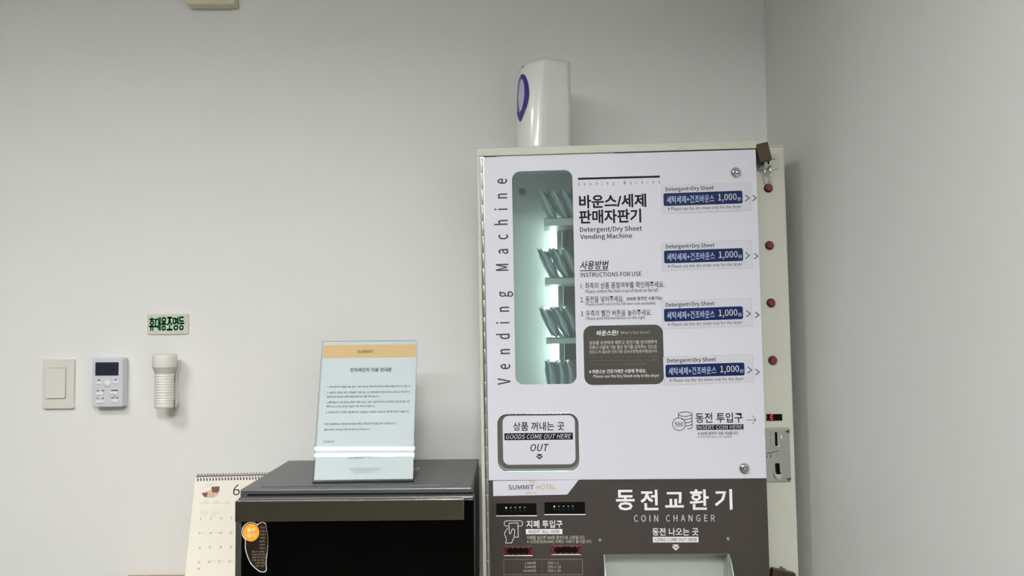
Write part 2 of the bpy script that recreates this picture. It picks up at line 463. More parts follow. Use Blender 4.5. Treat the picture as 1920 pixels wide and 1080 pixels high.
for sx, sy, sy2 in rows:
    x0, zt = A(sx, sy, SHY0); zb = A(sx, sy2, SHY0)[1]
    if sy > 620: zb = zt - 0.0125
    m = MB().use('shelf_grey').box(x0, lx1 - 0.002, SHY0, SHY1, zb, zt, 0.0008)
    m.use('chrome').box(x0 + 0.001, lx1 - 0.002, SHY0 - 0.0008, SHY0 + 0.0008, zt - 0.0014, zt + 0.0004)
    part('shelf', m); shelves.append((x0, zt))

# key locks
def keylock(px, py):
    c = A(px, py)
    M = Matrix.Translation((c[0], 0, c[1])) @ Matrix.Rotation(R(90), 4, 'X')
    m = MB().use('chrome').lathe([(0.0108, 0), (0.0108, 0.0016), (0.0094, 0.0045), (0.0068, 0.0062), (0.0058, 0.0068)], M)
    m.use('black_hole').lathe([(0.0050, 0.0068), (0.0050, 0.00705)], M, 24)
    m.use('steel').lathe([(0.0036, 0.0068), (0.0036, 0.0076), (0.0030, 0.0079)], M, 20)
    m.box(c[0] - 0.0008, c[0] + 0.0008, -0.0084, -0.0078, c[1] + 0.001, c[1] + 0.0046)
    part('key_lock', m)
keylock(1379.5, 323.5); keylock(1395.5, 878)

# push buttons on the strip
for px, py in ((1440.2, 353), (1442.2, 460.2), (1445.2, 567.8), (1448.4, 675.4)):
    c = A(px, py, SD - 0.001)
    M = Matrix.Translation((c[0], SD - 0.001, c[1])) @ Matrix.Rotation(R(90), 4, 'X')
    b_ = part('push_button', MB().use('button_collar').lathe([(0.0087, 0), (0.0087, 0.003), (0.0075, 0.0042)], M))
    part('button_cap', MB().use('button_red').lathe([(0.0066, 0.0042), (0.0066, 0.0095), (0.0056, 0.0108)], M), b_)
    part_ = b_

def S(px, py, d=SD - 0.001): return A(px, py, d)
# small red display
a = S(1436.5, 776.5); b = S(1466.6, 788.5)
dsp = part('led_display', MB().use('black_hole').box(a[0], b[0], SD - 0.0022, SD - 0.001, b[1], a[1]))
m = MB().use('led_red')
def seg(m, cx, cz, wd, ht, on, y, th):
    hx, hz = wd / 2, ht / 2
    L = dict(a=((-hx, hz), (hx, hz)), g=((-hx, 0), (hx, 0)), d=((-hx, -hz), (hx, -hz)), f=((-hx, 0), (-hx, hz)), e=((-hx, -hz), (-hx, 0)), b=((hx, 0), (hx, hz)), c=((hx, -hz), (hx, 0)))
    for k in on:
        (x0, z0), (x1, z1) = L[k]; m.stroke([(cx + x0 * 0.94, cz + z0 * 0.94), (cx + x1 * 0.94, cz + z1 * 0.94)], th, y)
c = S(1447, 782.3); seg(m, c[0], c[1], 0.0048, 0.0088, 'afged', SD - 0.0026, 0.0011)
m.use('led_dim'); c = S(1440.3, 782.5); seg(m, c[0], c[1], 0.0044, 0.0086, 'fed', SD - 0.0026, 0.0009)
part('digits', m, dsp)

# coin slot plate
a = S(1430, 801.5); b = S(1483.6, 903); 
m = MB().use('steel').box(XD2 - 0.003, b[0] - 0.0012, SD - 0.0042, SD - 0.001, b[1], a[1], 0.0012)
cp = part('coin_plate', m, label='brushed steel coin plate')
m = MB().use('black_hole'); a = S(1453, 810.5, SD - .005); b = S(1457.8, 836, SD - .005)
m.box(a[0], b[0], SD - 0.0058, SD - 0.0042, b[1], a[1]); part('coin_slot', m, cp)
m = MB().use('chrome'); xl, zz = S(1444.5, 808, SD - .005); xr, zb = S(1466, 838.5, SD - .005)
bez = [(xl, zz), (xl, (zz + zb) / 2 - 0.004)] + [((xl + xr) / 2 + (xr - xl) / 2 * math.cos(R(180 + 15 * i)), zb + 0.011 + (0.011) * math.sin(R(180 + 15 * i))) for i in range(0, 13)] + [(xr, zz)]
m.tube([(p[0], SD - 0.0044, p[1]) for p in bez], 0.0006, 6); part('slot_bezel', m, cp)
# reject lever: embossed strokes and lower opening
m = MB().use('steel_dark'); m.tube([(S(1437, 850)[0], SD - 0.0044, S(1437, 850)[1]), (S(1458, 847)[0], SD - 0.0044, S(1468, 845)[1])], 0.0008, 6)
for px in (1437, 1444): 
    p0 = S(px, 851); p1 = S(px, 858); m.tube([(p0[0], SD - 0.0044, p0[1]), (p1[0], SD - 0.0044, p1[1])], 0.0009, 6)
p0 = S(1456.5, 849); p1 = S(1456.5, 856); m.tube([(p0[0], SD - 0.0042, p0[1]), (p1[0], SD - 0.0042, p1[1])], 0.0004, 6)
part('embossed_mark', m, cp)
pts = [S(1452.5, 868), S(1460.4, 868), S(1461.6, 884), S(1464.5, 889), S(1455.5, 889.5), S(1453, 882)]
part('return_opening', MB().use('black_hole').prism(pts, SD - 0.0052, SD - 0.0042), cp)
m = MB().use('chrome'); c = S(1457.5, 888)
P_ = []
for i in range(9): a_ = R(180 + 22.5 * i); P_.append((c[0] + 0.0085 * math.cos(a_), c[1] + 0.0008 + 0.012 * math.sin(a_)))
m.prism(P_, SD - 0.0105, SD - 0.0042, 0.0015); part('return_cup', m, cp)
for px, py in ((1476.7, 808), (1479.3, 897.5)):
    c = S(px, py, SD - .004)
    m = MB().use('steel_dark').cyl(c[0], c[1], 0.0042, SD - 0.0062, SD - 0.0042, 20, 0.0012)
    m.use('black_hole').box(c[0] - 0.0022, c[0] + 0.0022, SD - 0.00635, SD - 0.0062, c[1] - 0.0004, c[1] + 0.0004)
    part('screw', m, cp)

# hasps
def hasp(pxa, pya, pxb, pyb):
    a = S(pxa, pya); b = S(pxb, pyb)
    m = MB().use('steel').prism(rr(XD2 - 0.001, b[0], b[1], a[1], 0.006), SD - 0.0036, SD - 0.001, 0.0008)
    c = S(pxb - 10, (pya + pyb) / 2 - 6); m.use('steel_dark').cyl(c[0], c[1], 0.0018, SD - 0.0044, SD - 0.0034, 14)
    h = part('hasp', m)
    return h
hasp(1443, 291, 1460.3, 319)
cc = S(1436, 317, 0.03)
m = MB().use('steel').tube([(cc[0] - 0.0085, 0.048, cc[1] + 0.004), (cc[0] - 0.0085, 0.02, cc[1] + 0.004), (cc[0], 0.012, cc[1] + 0.004), (cc[0] + 0.0085, 0.02, cc[1] + 0.004), (cc[0] + 0.0085, 0.048, cc[1] + 0.004)], 0.0018, 8)
part('staple', m)
hasp(1446, 1063.5, 1473.5, 1073)

# outlet
q0 = q
m = MB().use('recess_brown').plate(rr(q[0] + 0.0012, q[1] - 0.0012, q[2] + 0.006, q[3] - 0.0005, 0.019, 8), [rr(q[0] + 0.0115, q[1] - 0.0085, q[2] + 0.0125, q[3] - 0.003, 0.0125, 8)], 0.0035, 0.006)
flap = part('outlet_flap', MB().use('acrylic_edge').prism(rr(q[0] + 0.0003, q[1] - 0.0003, q[2] + 0.0003, q[3] - 0.0003, 0.0195, 8), 0.006, 0.009), label='acrylic outlet flap with white centre')
part('flap_border', m, flap)
fw = VF.quad(942.5, 1078.5, 825.5, 92)
part('flap_face', MB().use('door_white').prism(rr(fw[0], fw[1], fw[2], fw[3], 0.0125, 8), 0.002, 0.0058, 0.0006), flap)
part('flap_rim', MB().use('chrome').tube([(p[0], 0.0006, p[1]) for p in rr(q[0], q[1], q[2], q[3], 0.02, 8)], 0.0007, 6, True), flap)
D1, D2, D3 = -0.0003, -0.0006, -0.0009
m = MB().use('ink_black')
YF = 0.0016
VF.text(m, '상품 꺼내는 곳', 962, 1058, 799.5, 16.5, YF, bold=0.012)
qq = VF.quad(945.5, 1074, 818.5, 13); m.box(qq[0], qq[1], YF + 0.0001, YF + 0.0003, qq[2], qq[3])
VF.text(m, 'OUT', 994.5, 1029, 839.5, 13.5, YF, bold=0.004, shear=0.25)
c = A(1011.5, 857); 
def chev(m, c, wd, y):
    x, z = c
    m.flat([(x - wd, z + wd * .95), (x + wd, z + wd * .95), (x, z + 0.05 * wd)], y)
    m.stroke([(x - wd, z + wd * 0.35), (x, z - wd * 0.6), (x + wd, z + wd * 0.35)], wd * 0.42, y)
chev(m, c, 0.0058, YF)
m.use('ink_white'); VF.text(m, 'GOODS COME OUT HERE', 948.5, 1071, 818.5, 8.6, YF - 0.0003, bold=0.004, shear=0.22)
part('lettering', m, flap)

# door lettering ----------------------------------------------------------------
m = MB().use('ink_grey')
c = A(945, 527); wd, _ = VF.size(945, 527, 33, 10); _, ht = VF.size(945, 527, 10, 386)
m.text('Vending Machine', c[0], c[1], wd, ht, D1, rot=True, space=1.55, res=4, font='noto')
part('lettering', m, door, 'grey vertical lettering Vending Machine')
m = MB().use('ink_black')
qq = VF.quad(1083.5, 1237, 333.2, 3.8); RULE = (qq[0], qq[1], D1, 0, qq[2], qq[3])
VF.text(m, '바운스/세제', 1085.5, 1211.5, 377, 25.5, D1, bold=0.028)
VF.text(m, '판매자판기', 1085.5, 1202, 405.5, 26, D1, bold=0.028)
VF.text(m, 'Detergent/Dry Sheet', 1087.5, 1203.5, 430.5, 12, D1, bold=0.004)
VF.text(m, 'Vending Machine', 1088, 1185, 444, 11.5, D1, bold=0.004)
part('title_text', m, door, 'black product title in Korean and English'); m = MB().use('ink_black')
VF.text(m, '사용방법', 1087.5, 1141.5, 497, 16.5, D1, bold=0.016, shear=0.2)
qq = VF.quad(1087, 1141, 507.3, 1.4); m.box(qq[0], qq[1], D1, 0, qq[2], qq[3])
VF.text(m, 'INSTRUCTIONS FOR USE', 1088.5, 1202.5, 514.5, 8.2, D1, bold=0.004)
VF.text(m, '1. 좌측의 상품 품절여부를 확인해주세요.', 1089, 1245.5, 534.5, 12, D1, bold=0.006)
VF.text(m, '2. 동전을 넣어주세요.', 1088.5, 1169.5, 561, 12, D1, bold=0.006)
VF.text(m, '(500원 동전만 사용가능)', 1174.5, 1242, 560.2, 8.6, D1, bold=0.018)
VF.text(m, '3. 우측의 빨간 버튼을 눌러주세요.', 1089, 1221.5, 586.8, 12, D1, bold=0.006)
part('heading_rule', MB().use('ink_black').box(*RULE), door); part('subtitle_text', (lambda q_: (VF.text(q_, 'Vending Machine', 1084, 1237, 343.8, 9, D1, space=2.3, font='noto'), q_)[1])(MB().use('ink_soft')), door)
m.use('ink_soft')
VF.text(m, 'Please confirm the item is out of stock on the left', 1097.5, 1234, 545, 7, D1)
VF.text(m, 'Please insert coin (Only 500 won coin available)', 1098, 1229, 570, 7, D1)
VF.text(m, 'Please push the red button on the right', 1098.5, 1209.5, 596.8, 7.4, D1)
part('lettering', m, door, 'black Korean and English instructions')
# coin notice
m = MB().use('ink_black')
VF.text(m, '동전 투입구', 1304, 1392.5, 783.2, 19, D1, bold=0.012)
qq = VF.quad(1305.5, 1394, 800.8, 9.8); m.box(qq[0], qq[1], D1, 0, qq[2], qq[3])
VF.text(m, '※ 500원 동전만 사용 가능합니다.', 1308, 1384.5, 812.3, 6.2, D1, bold=0.012)
c = A(1273, 795.3); rad = VF.size(1273, 795, 24, 24)[0] / 2
m.stroke([(c[0] + rad * math.cos(R(12 * i)), c[1] + rad * math.sin(R(12 * i))) for i in range(30)], 0.0012, D1, True)
a = A(1284.5, 776.5); ex = VF.size(1284, 776, 25.5, 8)[0] / 2; ez = 0.0042
m.stroke([(a[0] + ex * math.cos(R(12 * i)), a[1] + ez * math.sin(R(12 * i))) for i in range(30)], 0.0012, D1, True)
dz = 0.0062
for k in range(1, 5):
    i0 = (180, 235, 262, 268, 285)[k]
    m.stroke([(a[0] + ex * math.cos(R(i)), a[1] - k * dz + ez * math.sin(R(i))) for i in range(i0, 361, 8)], 0.0012, D1)
m.stroke([(a[0] + ex, a[1]), (a[0] + ex, a[1] - 4 * dz)], 0.0012, D1); m.stroke([(a[0] - ex, a[1]), (a[0] - ex, a[1] - 1.35 * dz)], 0.0012, D1)
VF.text(m, '500', 1265.5, 1280.5, 795.5, 8.4, D1)
m.stroke([A(1400, 787.6), A(1417, 786.9)], 0.0009, D1); m.stroke([A(1409.3, 778.5), A(1417.4, 786.9), A(1409.8, 795.5)], 0.0009, D1)
m.use('ink_soft'); VF.text(m, '※ Only 500 won coin available', 1308, 1372.5, 819.2, 5, D1)
m.use('ink_white'); VF.text(m, 'INSERT COIN HERE', 1307, 1391.5, 800.8, 7, D2, bold=0.004)
part('lettering', m, door, 'coin notice with coin stack symbol and arrow')

# dark info panel
q = VF.quad(1094.5, 1244, 665.3, 111.5)
info = part('info_panel', MB().use('taupe_print').prism(rr(q[0], q[1], q[2], q[3], 0.0165, 8), -0.0004, 0), label='dark grey rounded notice explaining dry sheets')
m = MB().use('ink_white'); Y = -0.0007
VF.text(m, '바운스란?', 1118.5, 1159.5, 624.2, 10, Y, bold=0.02, shear=0.12)
VF.text(m, '※ 바운스는 건조기에만 사용해 주세요.', 1104.5, 1211.5, 696, 7.8, Y, bold=0.012)
VF.text(m, 'Please use the Dry Sheet only in the dryer', 1112.5, 1236, 705.3, 7.4, Y, bold=0.008)
m.use('ink_cream')
VF.text(m, 'What is Dry Sheet?', 1163.5, 1219, 623.8, 7, Y, bold=0.006)
VF.text(m, '섬유를 유연하게 해주고 정전기를 방지해주며', 1104.5, 1231.5, 642, 7.4, Y, bold=0.006)
VF.text(m, '의류나 이불에 기분 좋은 향기를 입혀주는 것으로', 1104.5, 1231.5, 650.8, 7.4, Y, bold=0.006)
VF.text(m, '건조시 꼭 필요한 건조기용 섬유유연제(종이형)입니다', 1104.5, 1232, 659.6, 7.4, Y, bold=0.006)
m.use('ink_dim')
VF.text(m, 'Softens the fibers, prevents static electricity, and gives', 1104.5, 1237, 669, 6, Y)
VF.text(m, 'a pleasant scent to clothes and bedding. It is a fabric', 1104.5, 1235, 675.6, 6, Y)
VF.text(m, 'softener (paper type) for drying your laundry.', 1105, 1212.5, 682.8, 6, Y)
m.stroke([A(1102, 635), A(1231, 633)], 0.0003, Y)
part('lettering', m, info)

# price stickers
stk = [((1240, 348.3), (1407, 342.2), (1241.8, 401), (1408.8, 394.5), 0),
       ((1240.3, 455.5), (1409, 449.8), (1242, 508.5), (1411, 502.2), 0),
       ((1240.3, 564.8), (1408.5, 559), (1242.2, 617.5), (1411, 612), 0),
       ((1243, 669.2), (1411.5, 664.3), (1245, 722.3), (1413.8, 716.5), 1)]
for i, (tl, tr, bl, br, _) in enumerate(stk):
    P4 = [A(*bl), A(*br), A(*tr), A(*tl)]
    m = MB().use('sticker_edge').prism(P4, -0.0006, 0)
    cxm = sum(p[0] for p in P4) / 4; czm = sum(p[1] for p in P4) / 4
    m.use('sticker_silver').prism([(cxm + (p[0] - cxm) * 0.994, czm + (p[1] - czm) * 0.982) for p in P4], -0.0008, -0.0006)
    st = part('price_sticker', m, label=['price sticker beside the top button', 'price sticker beside the second button', 'price sticker beside the third button', 'price sticker beside the lowest button'][i])
    # sticker axes
    u = Vector((tr[0] - tl[0], tr[1] - tl[1])); v = Vector((bl[0] - tl[0], bl[1] - tl[1]))
    def SP(fu, fv): return (tl[0] + u.x * fu + v.x * fv, tl[1] + u.y * fu + v.y * fv)
    ang = math.atan2(A(*tr)[1] - A(*tl)[1], A(*tr)[0] - A(*tl)[0])
    def stext(m, s, f0, f1, fv, h, y, **k):
        px, py = SP((f0 + f1) / 2, fv); n0 = len(m.bm.verts)
        VF.text(m, s, px - u.x * (f1 - f0) / 2, px + u.x * (f1 - f0) / 2, py, h, y, **k)
        c = A(px, py); m.bm.verts.ensure_lookup_table()
        for vv in list(m.bm.verts)[n0:]:
            vv.co.z += (vv.co.x - c[0]) * math.tan(ang)
    m = MB().use('ink_black')
    stext(m, 'Detergent+Dry Sheet', 0.045, 0.585, 0.155, 10.2, -0.001, bold=0.006)
    m.use('ink_soft'); stext(m, '※ Please use the dry sheet only for the dryer', 0.06, 0.89, 0.855, 8, -0.001, bold=0.004)
    m.use('ink_navy')
    n0 = len(m.bm.verts); pc = SP(0.46, 0.505); qn = VF.quad(pc[0] - 74, pc[0] + 74, pc[1], 24); m.prism(rr(qn[0], qn[1], qn[2], qn[3], 0.0035, 4), -0.0011, -0.0009)
    c0 = A(*pc)
    for vv in list(m.bm.verts)[n0:]: vv.co.z += (vv.co.x - c0[0]) * math.tan(ang)
    m.use('ink_pale_blue'); stext(m, '세탁세제+건조바운스', 0.055, 0.585, 0.515, 14, -0.0014)
    stext(m, '원', 0.845, 0.885, 0.57, 6.5, -0.0014)
    m.use('ink_white'); stext(m, '1,000', 0.63, 0.838, 0.515, 15, -0.0014, bold=0.004)
    m.use('ink_soft')
    def ch(fu, fv, dx=5.2, dy=6.0, y=-0.0011):
        p = SP(fu, fv); m.stroke([A(p[0] - dx, p[1] - dy), A(p[0] + dx * 0.5, p[1]), A(p[0] - dx, p[1] + dy)], 0.0018, y)
    ch((0.965, 0.955, 0.968, 0.964)[i], 0.55)
    ch((1.045, 1.05, 1.065, 1.05)[i] , (0.56, 0.58, 0.6, 0.63)[i], 4.6, 5.4, -0.0009)
    part('lettering', m, st)

# hotel label across the taupe panel
m = MB().use('door_white').prism([A(925.0, 930), A(1063.7, 927.2), A(1085, 899.6), A(924.4, 901.5)], -0.0005, 0)
hl = part('hotel_label', m, label='white slanted label with hotel name')
m = MB().use('ink_black'); VF.text(m, 'SUMMIT', 953.3, 1000.8, 913.6, 8.6, -0.0008, res=5, bold=0.004, font='noto')
m.use('ink_gold'); VF.text(m, 'HOTEL', 1005.3, 1041.5, 913.2, 8.6, -0.0008, font='gill'); VF.text(m, 'THE', 991.5, 1002.5, 903.3, 5.8, -0.0008, font='gill'); VF.text(m, 'SEOUL', 986, 1007.5, 924.2, 5, -0.0008, font='gill')
part('lettering', m, hl)

# taupe panel prints
m = MB().use('ink_white')
for s_, x0, x1 in (('동', 1155, 1190), ('전', 1201, 1234), ('교', 1247, 1282), ('환', 1293, 1329), ('기', 1340, 1373)):
    xm = (x0 + x1) / 2; VF.text(m, s_, x0, x1, 937.5 - (xm - 1190) * 0.007, 38.5 if s_ != '교' else 29, D1, bold=0.02)
VF.text(m, 'COIN CHANGER', 1188.5, 1340, 971.6, 12.6, D1, space=1.25, bold=0.002, res=3, font='noto')
VF.text(m, '동전 나오는 곳', 1223, 1309.5, 997, 14.5, D1, bold=0.012)
qq = VF.quad(1224, 1309.5, 1011.7, 10.4); m.box(qq[0], qq[1], D1, 0, qq[2], qq[3])
chev(m, A(1267, 1026.8), 0.0062, D1)
VF.text(m, '지폐 투입구', 987, 1054.5, 982.6, 14.2, D1, bold=0.012)
qq = VF.quad(986, 1054.3, 996.7, 9.4); m.box(qq[0], qq[1], D1, 0, qq[2], qq[3])
# hand and slot symbol
LW = 0.0011
def PZ(x, y): return A(925 + x / 10.667, 935 + y / 10.667)
slot_l = [PZ(305, 548)] + [PZ(268 + 52 * math.cos(R(a_)), 496 - 54 * math.sin(R(a_))) for a_ in range(270, 89, -15)]
slot_r = [PZ(535 + 52 * math.cos(R(a_)), 496 - 54 * math.sin(R(a_))) for a_ in range(90, -91, -15)] + [PZ(500, 550)]
m.stroke(slot_l + slot_r, LW, D1)
m.stroke([PZ(320, 690), PZ(315, 490), PZ(490, 484), PZ(498, 768), PZ(425, 770)], LW, D1)
m.stroke([PZ(300, 582), PZ(262, 620), PZ(218, 700), PZ(262, 808), PZ(248, 888), PZ(366, 884), PZ(384, 838), PZ(412, 780), PZ(426, 690), PZ(424, 630), PZ(405, 604), PZ(380, 606), PZ(366, 640), PZ(352, 690), PZ(334, 702), PZ(320, 690)], LW, D1)
m.use('ink_cream')
VF.text(m, '지폐를 넣으면 500원 동전으로 교환됩니다.', 988, 1097, 1007.8, 7, D1)
VF.text(m, '※ 오만원권(50,000) 지폐는 사용이 불가합니다.', 988, 1109.5, 1015.8, 7.4, D1)
m.use('ink_black'); VF.text(m, 'COINS COME OUT HERE', 1227, 1307, 1011.7, 6.4, D2); VF.text(m, 'INSERT BILL HERE', 991, 1049.5, 996.7, 5.8, D2)
part('lettering', m, lower, 'white coin changer lettering and hand symbol')
m = MB().use('ink_dim'); q = VF.quad(944.5, 1092, 1063, 28.5)
qq = [(q[0], q[2]), (q[1], q[2]), (q[1], q[3]), (q[0], q[3])]; m.stroke(qq, 0.0010, D1, True)
m.use('ink_cream')
for k, (s1, s2, x1) in enumerate((('1,000원', '500 x 2', 1047.5), ('5,000원', '500 x 10', 1051.5), ('10,000원', '500 x 20', 1051.5))):
    yy = 1055.6 + k * 7.2
    VF.text(m, s1, (985, 984, 981.5)[k], 1004.5, yy, 5.2, D1); VF.text(m, s2, 1027, x1, yy - 0.3, 5.2, D1); VF.text(m, ':', 1015.5, 1016.7, yy, 3.4, D1)
part('rate_table', m, lower, 'thin framed table of change amounts')

# bill slots with white marks
for (xa, xb, yc) in ((930.5, 1005.8, 955), (1020.8, 1096.8, 952.6)):
    q = VF.quad(xa, xb, yc, 22.5)
    bs = part('bill_slot', MB().use('steel').box(q[0] - 0.0006, q[1] + 0.0006, -0.002, 0, q[2] - 0.0018, q[2], 0.0003).use('black_hole').box(q[0], q[1], -0.0016, 0, q[2], q[3]))
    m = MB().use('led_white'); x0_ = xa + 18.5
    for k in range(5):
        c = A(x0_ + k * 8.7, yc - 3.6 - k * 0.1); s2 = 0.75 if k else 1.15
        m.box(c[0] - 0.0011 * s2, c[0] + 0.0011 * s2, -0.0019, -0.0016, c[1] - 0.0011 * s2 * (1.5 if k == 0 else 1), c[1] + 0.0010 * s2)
    m.use('led_green_dim')
    for k in range(5):
        c = A(x0_ + 0.4 + k * 8.7, yc + 2.2 - k * 0.1)
        m.stroke([(c[0] - 0.001, c[1] + 0.001), (c[0] + 0.001, c[1] - 0.0008)], 0.0007, -0.0018)
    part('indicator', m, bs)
# red windows
for (xa, xb, yc) in ((944.3, 998.8, 1032.7), (1033.8, 1089.5, 1030.8)):
    q = VF.quad(xa, xb, yc, 16.2)
    m = MB().use('smoke_red_edge').box(q[0], q[1], -0.0016, 0, q[2], q[3], 0.0003)
    m.use('smoke_red').box(q[0] + 0.0012, q[1] - 0.0012, -0.0019, -0.0016, q[2] + 0.0008, q[3] - 0.0008)
    m.use('black_hole').prism(rr(q[0] + 0.008, q[1] - 0.008, q[2] + 0.0035, q[3] - 0.0035, 0.003, 4), -0.0021, -0.0019)
    m.use('steel').box(q[0], q[1] - 0.0004, -0.002, 0, q[2] - 0.0018, q[2], 0.0003)
    rd = part('red_display', m)
    m = MB().use('button_collar'); m.use('ink_dim')
    for k in range(5):
        cx_ = q[0] + 0.0075 + k * (q[1] - q[0] - 0.015) / 4
        for zz_ in (q[2] + 0.0026, q[3] - 0.0024):
            if (k, zz_ > q[2] + 0.005) == (2, True) and xa > 1000: continue
            m.stroke([(cx_ - 0.0018, zz_), (cx_ + 0.0018, zz_)], 0.0006, -0.0023)
    for sx_ in (q[0] + 0.0032, q[1] - 0.0032): m.stroke([(sx_, q[2] + 0.003), (sx_, q[3] - 0.003)], 0.0005, -0.0023)
    part('segment_marks', m, rd)
for px, py in ((1124.6, 1012.7), (1365.2, 1010.2)):
    c = A(px, py)
    part('screw', MB().use('steel').cyl(c[0], c[1], 0.0031, -0.0016, 0, 18, 0.0008).use('steel_dark').box(c[0] - 0.0014, c[0] + 0.0014, -0.0018, -0.0016, c[1] - 0.0003, c[1] + 0.0003).box(c[0] - 0.0003, c[0] + 0.0003, -0.0018, -0.0016, c[1] - 0.0014, c[1] + 0.0014))
# coin tray
m = MB().use('tray_zinc')
yb = 0.04
m.box(tx0, tx1, yb, yb + 0.001, tz0, tz1 - 0.006)
m.box(tx0 - 0.001, tx0, -0.001, yb, tz0, tz1); m.box(tx1, tx1 + 0.001, -0.001, yb, tz0, tz1)
b_ = bmesh.new()
vs = [b_.verts.new(p) for p in ((tx0, 0.0, tz1), (tx1, 0.0, tz1), (tx1, yb, tz1 - 0.009), (tx0, yb, tz1 - 0.009), (tx0, 0.0, tz1 + 0.001), (tx1, 0.0, tz1 + 0.001), (tx1, yb, tz1 - 0.008), (tx0, yb, tz1 - 0.008))]
for f in ((0, 1, 2, 3), (7, 6, 5, 4), (0, 4, 5, 1), (2, 6, 7, 3)): b_.faces.new([vs[i] for i in f])
m.merge(b_)
m.box(tx0, tx1, 0, yb, tz0 - 0.001, tz0)
tray = part('coin_tray', m, label='bare zinc coin tray')
for s_, x_ in ((-1, tx0), (1, tx1)):
    pr = [(0.0, tz1 + 0.0005)] + [(-0.05 * math.sin(R(a_)), tz1 - 0.075 * (1 - math.cos(R(a_)))) for a_ in range(8, 91, 8)] + [(-0.05, tz0 - 0.01), (0.0, tz0 - 0.01)]
    b_ = bmesh.new()
    A0 = [b_.verts.new((x_ - 0.0008 + (0.002 * s_), y_, z_)) for y_, z_ in pr]; A1 = [b_.verts.new((x_ + 0.0008 + (0.002 * s_), y_, z_)) for y_, z_ in pr]
    b_.faces.new(A0); b_.faces.new(A1[::-1])
    for i in range(len(pr)): b_.faces.new((A0[i], A1[i], A1[(i + 1) % len(pr)], A0[(i + 1) % len(pr)]))
    bmesh.ops.recalc_face_normals(b_, faces=list(b_.faces))
    mm = MB().use('tray_zinc'); mm.merge(b_); part('side_flange', mm, tray)

# ------------------------------------------------------------------ detergent packets
def make_packet(LEAN=-0.0275):
    root = bpy.data.objects.new('detergent_packet', None); COL.objects.link(root); root.empty_display_size = 0.02
    H_, D_, T_ = 0.064, 0.080, 0.0222
    b = bmesh.new(); nu, nv = 14, 16
    G = [[[None] * (nv + 1) for _ in range(nu + 1)] for _ in range(2)]
    for s in (0, 1):
        for i in range(nu + 1):
            for j in range(nv + 1):
                u = -1 + 2 * i / nu; v = j / nv
                th = T_ / 2 * (1 - abs(u) ** 2.5) * (1 - abs(2 * v - 1) ** 4) ** 0.6 + 0.0003
                wob = 0.0011 * math.sin(5.1 * u + 9 * v) + 0.0008 * math.sin(13 * u - 6 * v)
                zt = H_ * v + (0.0025 * math.sin(3 * u + 1) * v)
                G[s][i][j] = b.verts.new((0.0122 + (th if s else -th) + wob + LEAN * v, u * D_ / 2 * (1 - 0.04 * math.sin(math.pi * v)), zt))
        for i in range(nu):
            for j in range(nv):
                f = [G[s][i][j], G[s][i + 1][j], G[s][i + 1][j + 1], G[s][i][j + 1]]
                fc = b.faces.new(f if s else f[::-1]); fc.smooth = True
    for i in range(nu):
        for j in (0, nv): b.faces.new((G[0][i][j], G[1][i][j], G[1][i + 1][j], G[0][i + 1][j]))
    for j in range(nv):
        for i in (0, nu): b.faces.new((G[0][i][j], G[0][i][j + 1], G[1][i][j + 1], G[1][i][j]))
    bmesh.ops.recalc_face_normals(b, faces=list(b.faces))
    m = MB().use('film'); m.merge(b); obj('film_wrapper', m, root)
    b = bmesh.new(); bmesh.ops.create_cube(b, size=1)
    for v in b.verts:
        vv = (v.co.z + 0.5); v.co = Vector((0.0085 + v.co.x * 0.0088 + LEAN * (0.06 + vv * 0.86), v.co.y * 0.066, 0.004 + vv * 0.054))
    m = MB().use('pack_blue'); m.merge(b)
    obj('detergent_sachet', m, root, label='blue sachet')
    b = bmesh.new(); bmesh.ops.create_cube(b, size=1)
    for v in b.verts:
        vv = (v.co.z + 0.5); v.co = Vector((0.0035 + v.co.x * 0.0016 + LEAN * vv * 0.98, v.co.y * 0.07, 0.001 + vv * 0.0615))
    m = MB().use('pack_seam'); m.merge(b)
    obj('seam', m, root, label='dark teal edge')
    return root

ordn = ['leftmost', 'second from the left', 'third from the left', 'rightmost, half hidden']
rown = ['top', 'second', 'third', 'lowest']
starts = [(1027, 22.5), (1029.5, 22.3), (1032.5, 22), (1027.5, 19)]
for r_, (sx, dx) in enumerate(starts):
    if r_ in (0, 3): proto = make_packet(-0.0275 if r_ == 0 else -0.008); first = True
    for k in range(4):
        x0 = A(sx + dx * k, 0.5 * (rows[r_][0] + 600) if False else rows[r_][1] - 2, SHY0 + 0.006)[0]
        if not first:
            o = proto.copy(); COL.objects.link(o)
            for ch_ in list(proto.children): c_ = ch_.copy(); COL.objects.link(c_); c_.parent = o
        else: o = proto
        first = False
        Mx = Matrix.Translation(VF.world((x0, SHY0 + 0.046, shelves[r_][1] + 0.0006))) @ VF.R.to_4x4() @ Matrix.Rotation((0.0, 0.05, -0.04, 0.03)[k], 4, 'Z')
        if r_ == 3: Mx = Mx @ Matrix.Scale(1.12, 4, (0, 0, 1))
        o.matrix_world = Mx
        tag(o, 'blue detergent packet, %s on the %s shelf in the window' % (ordn[k], rown[r_]), 'detergent packet', 'detergent packets on the machine shelves')

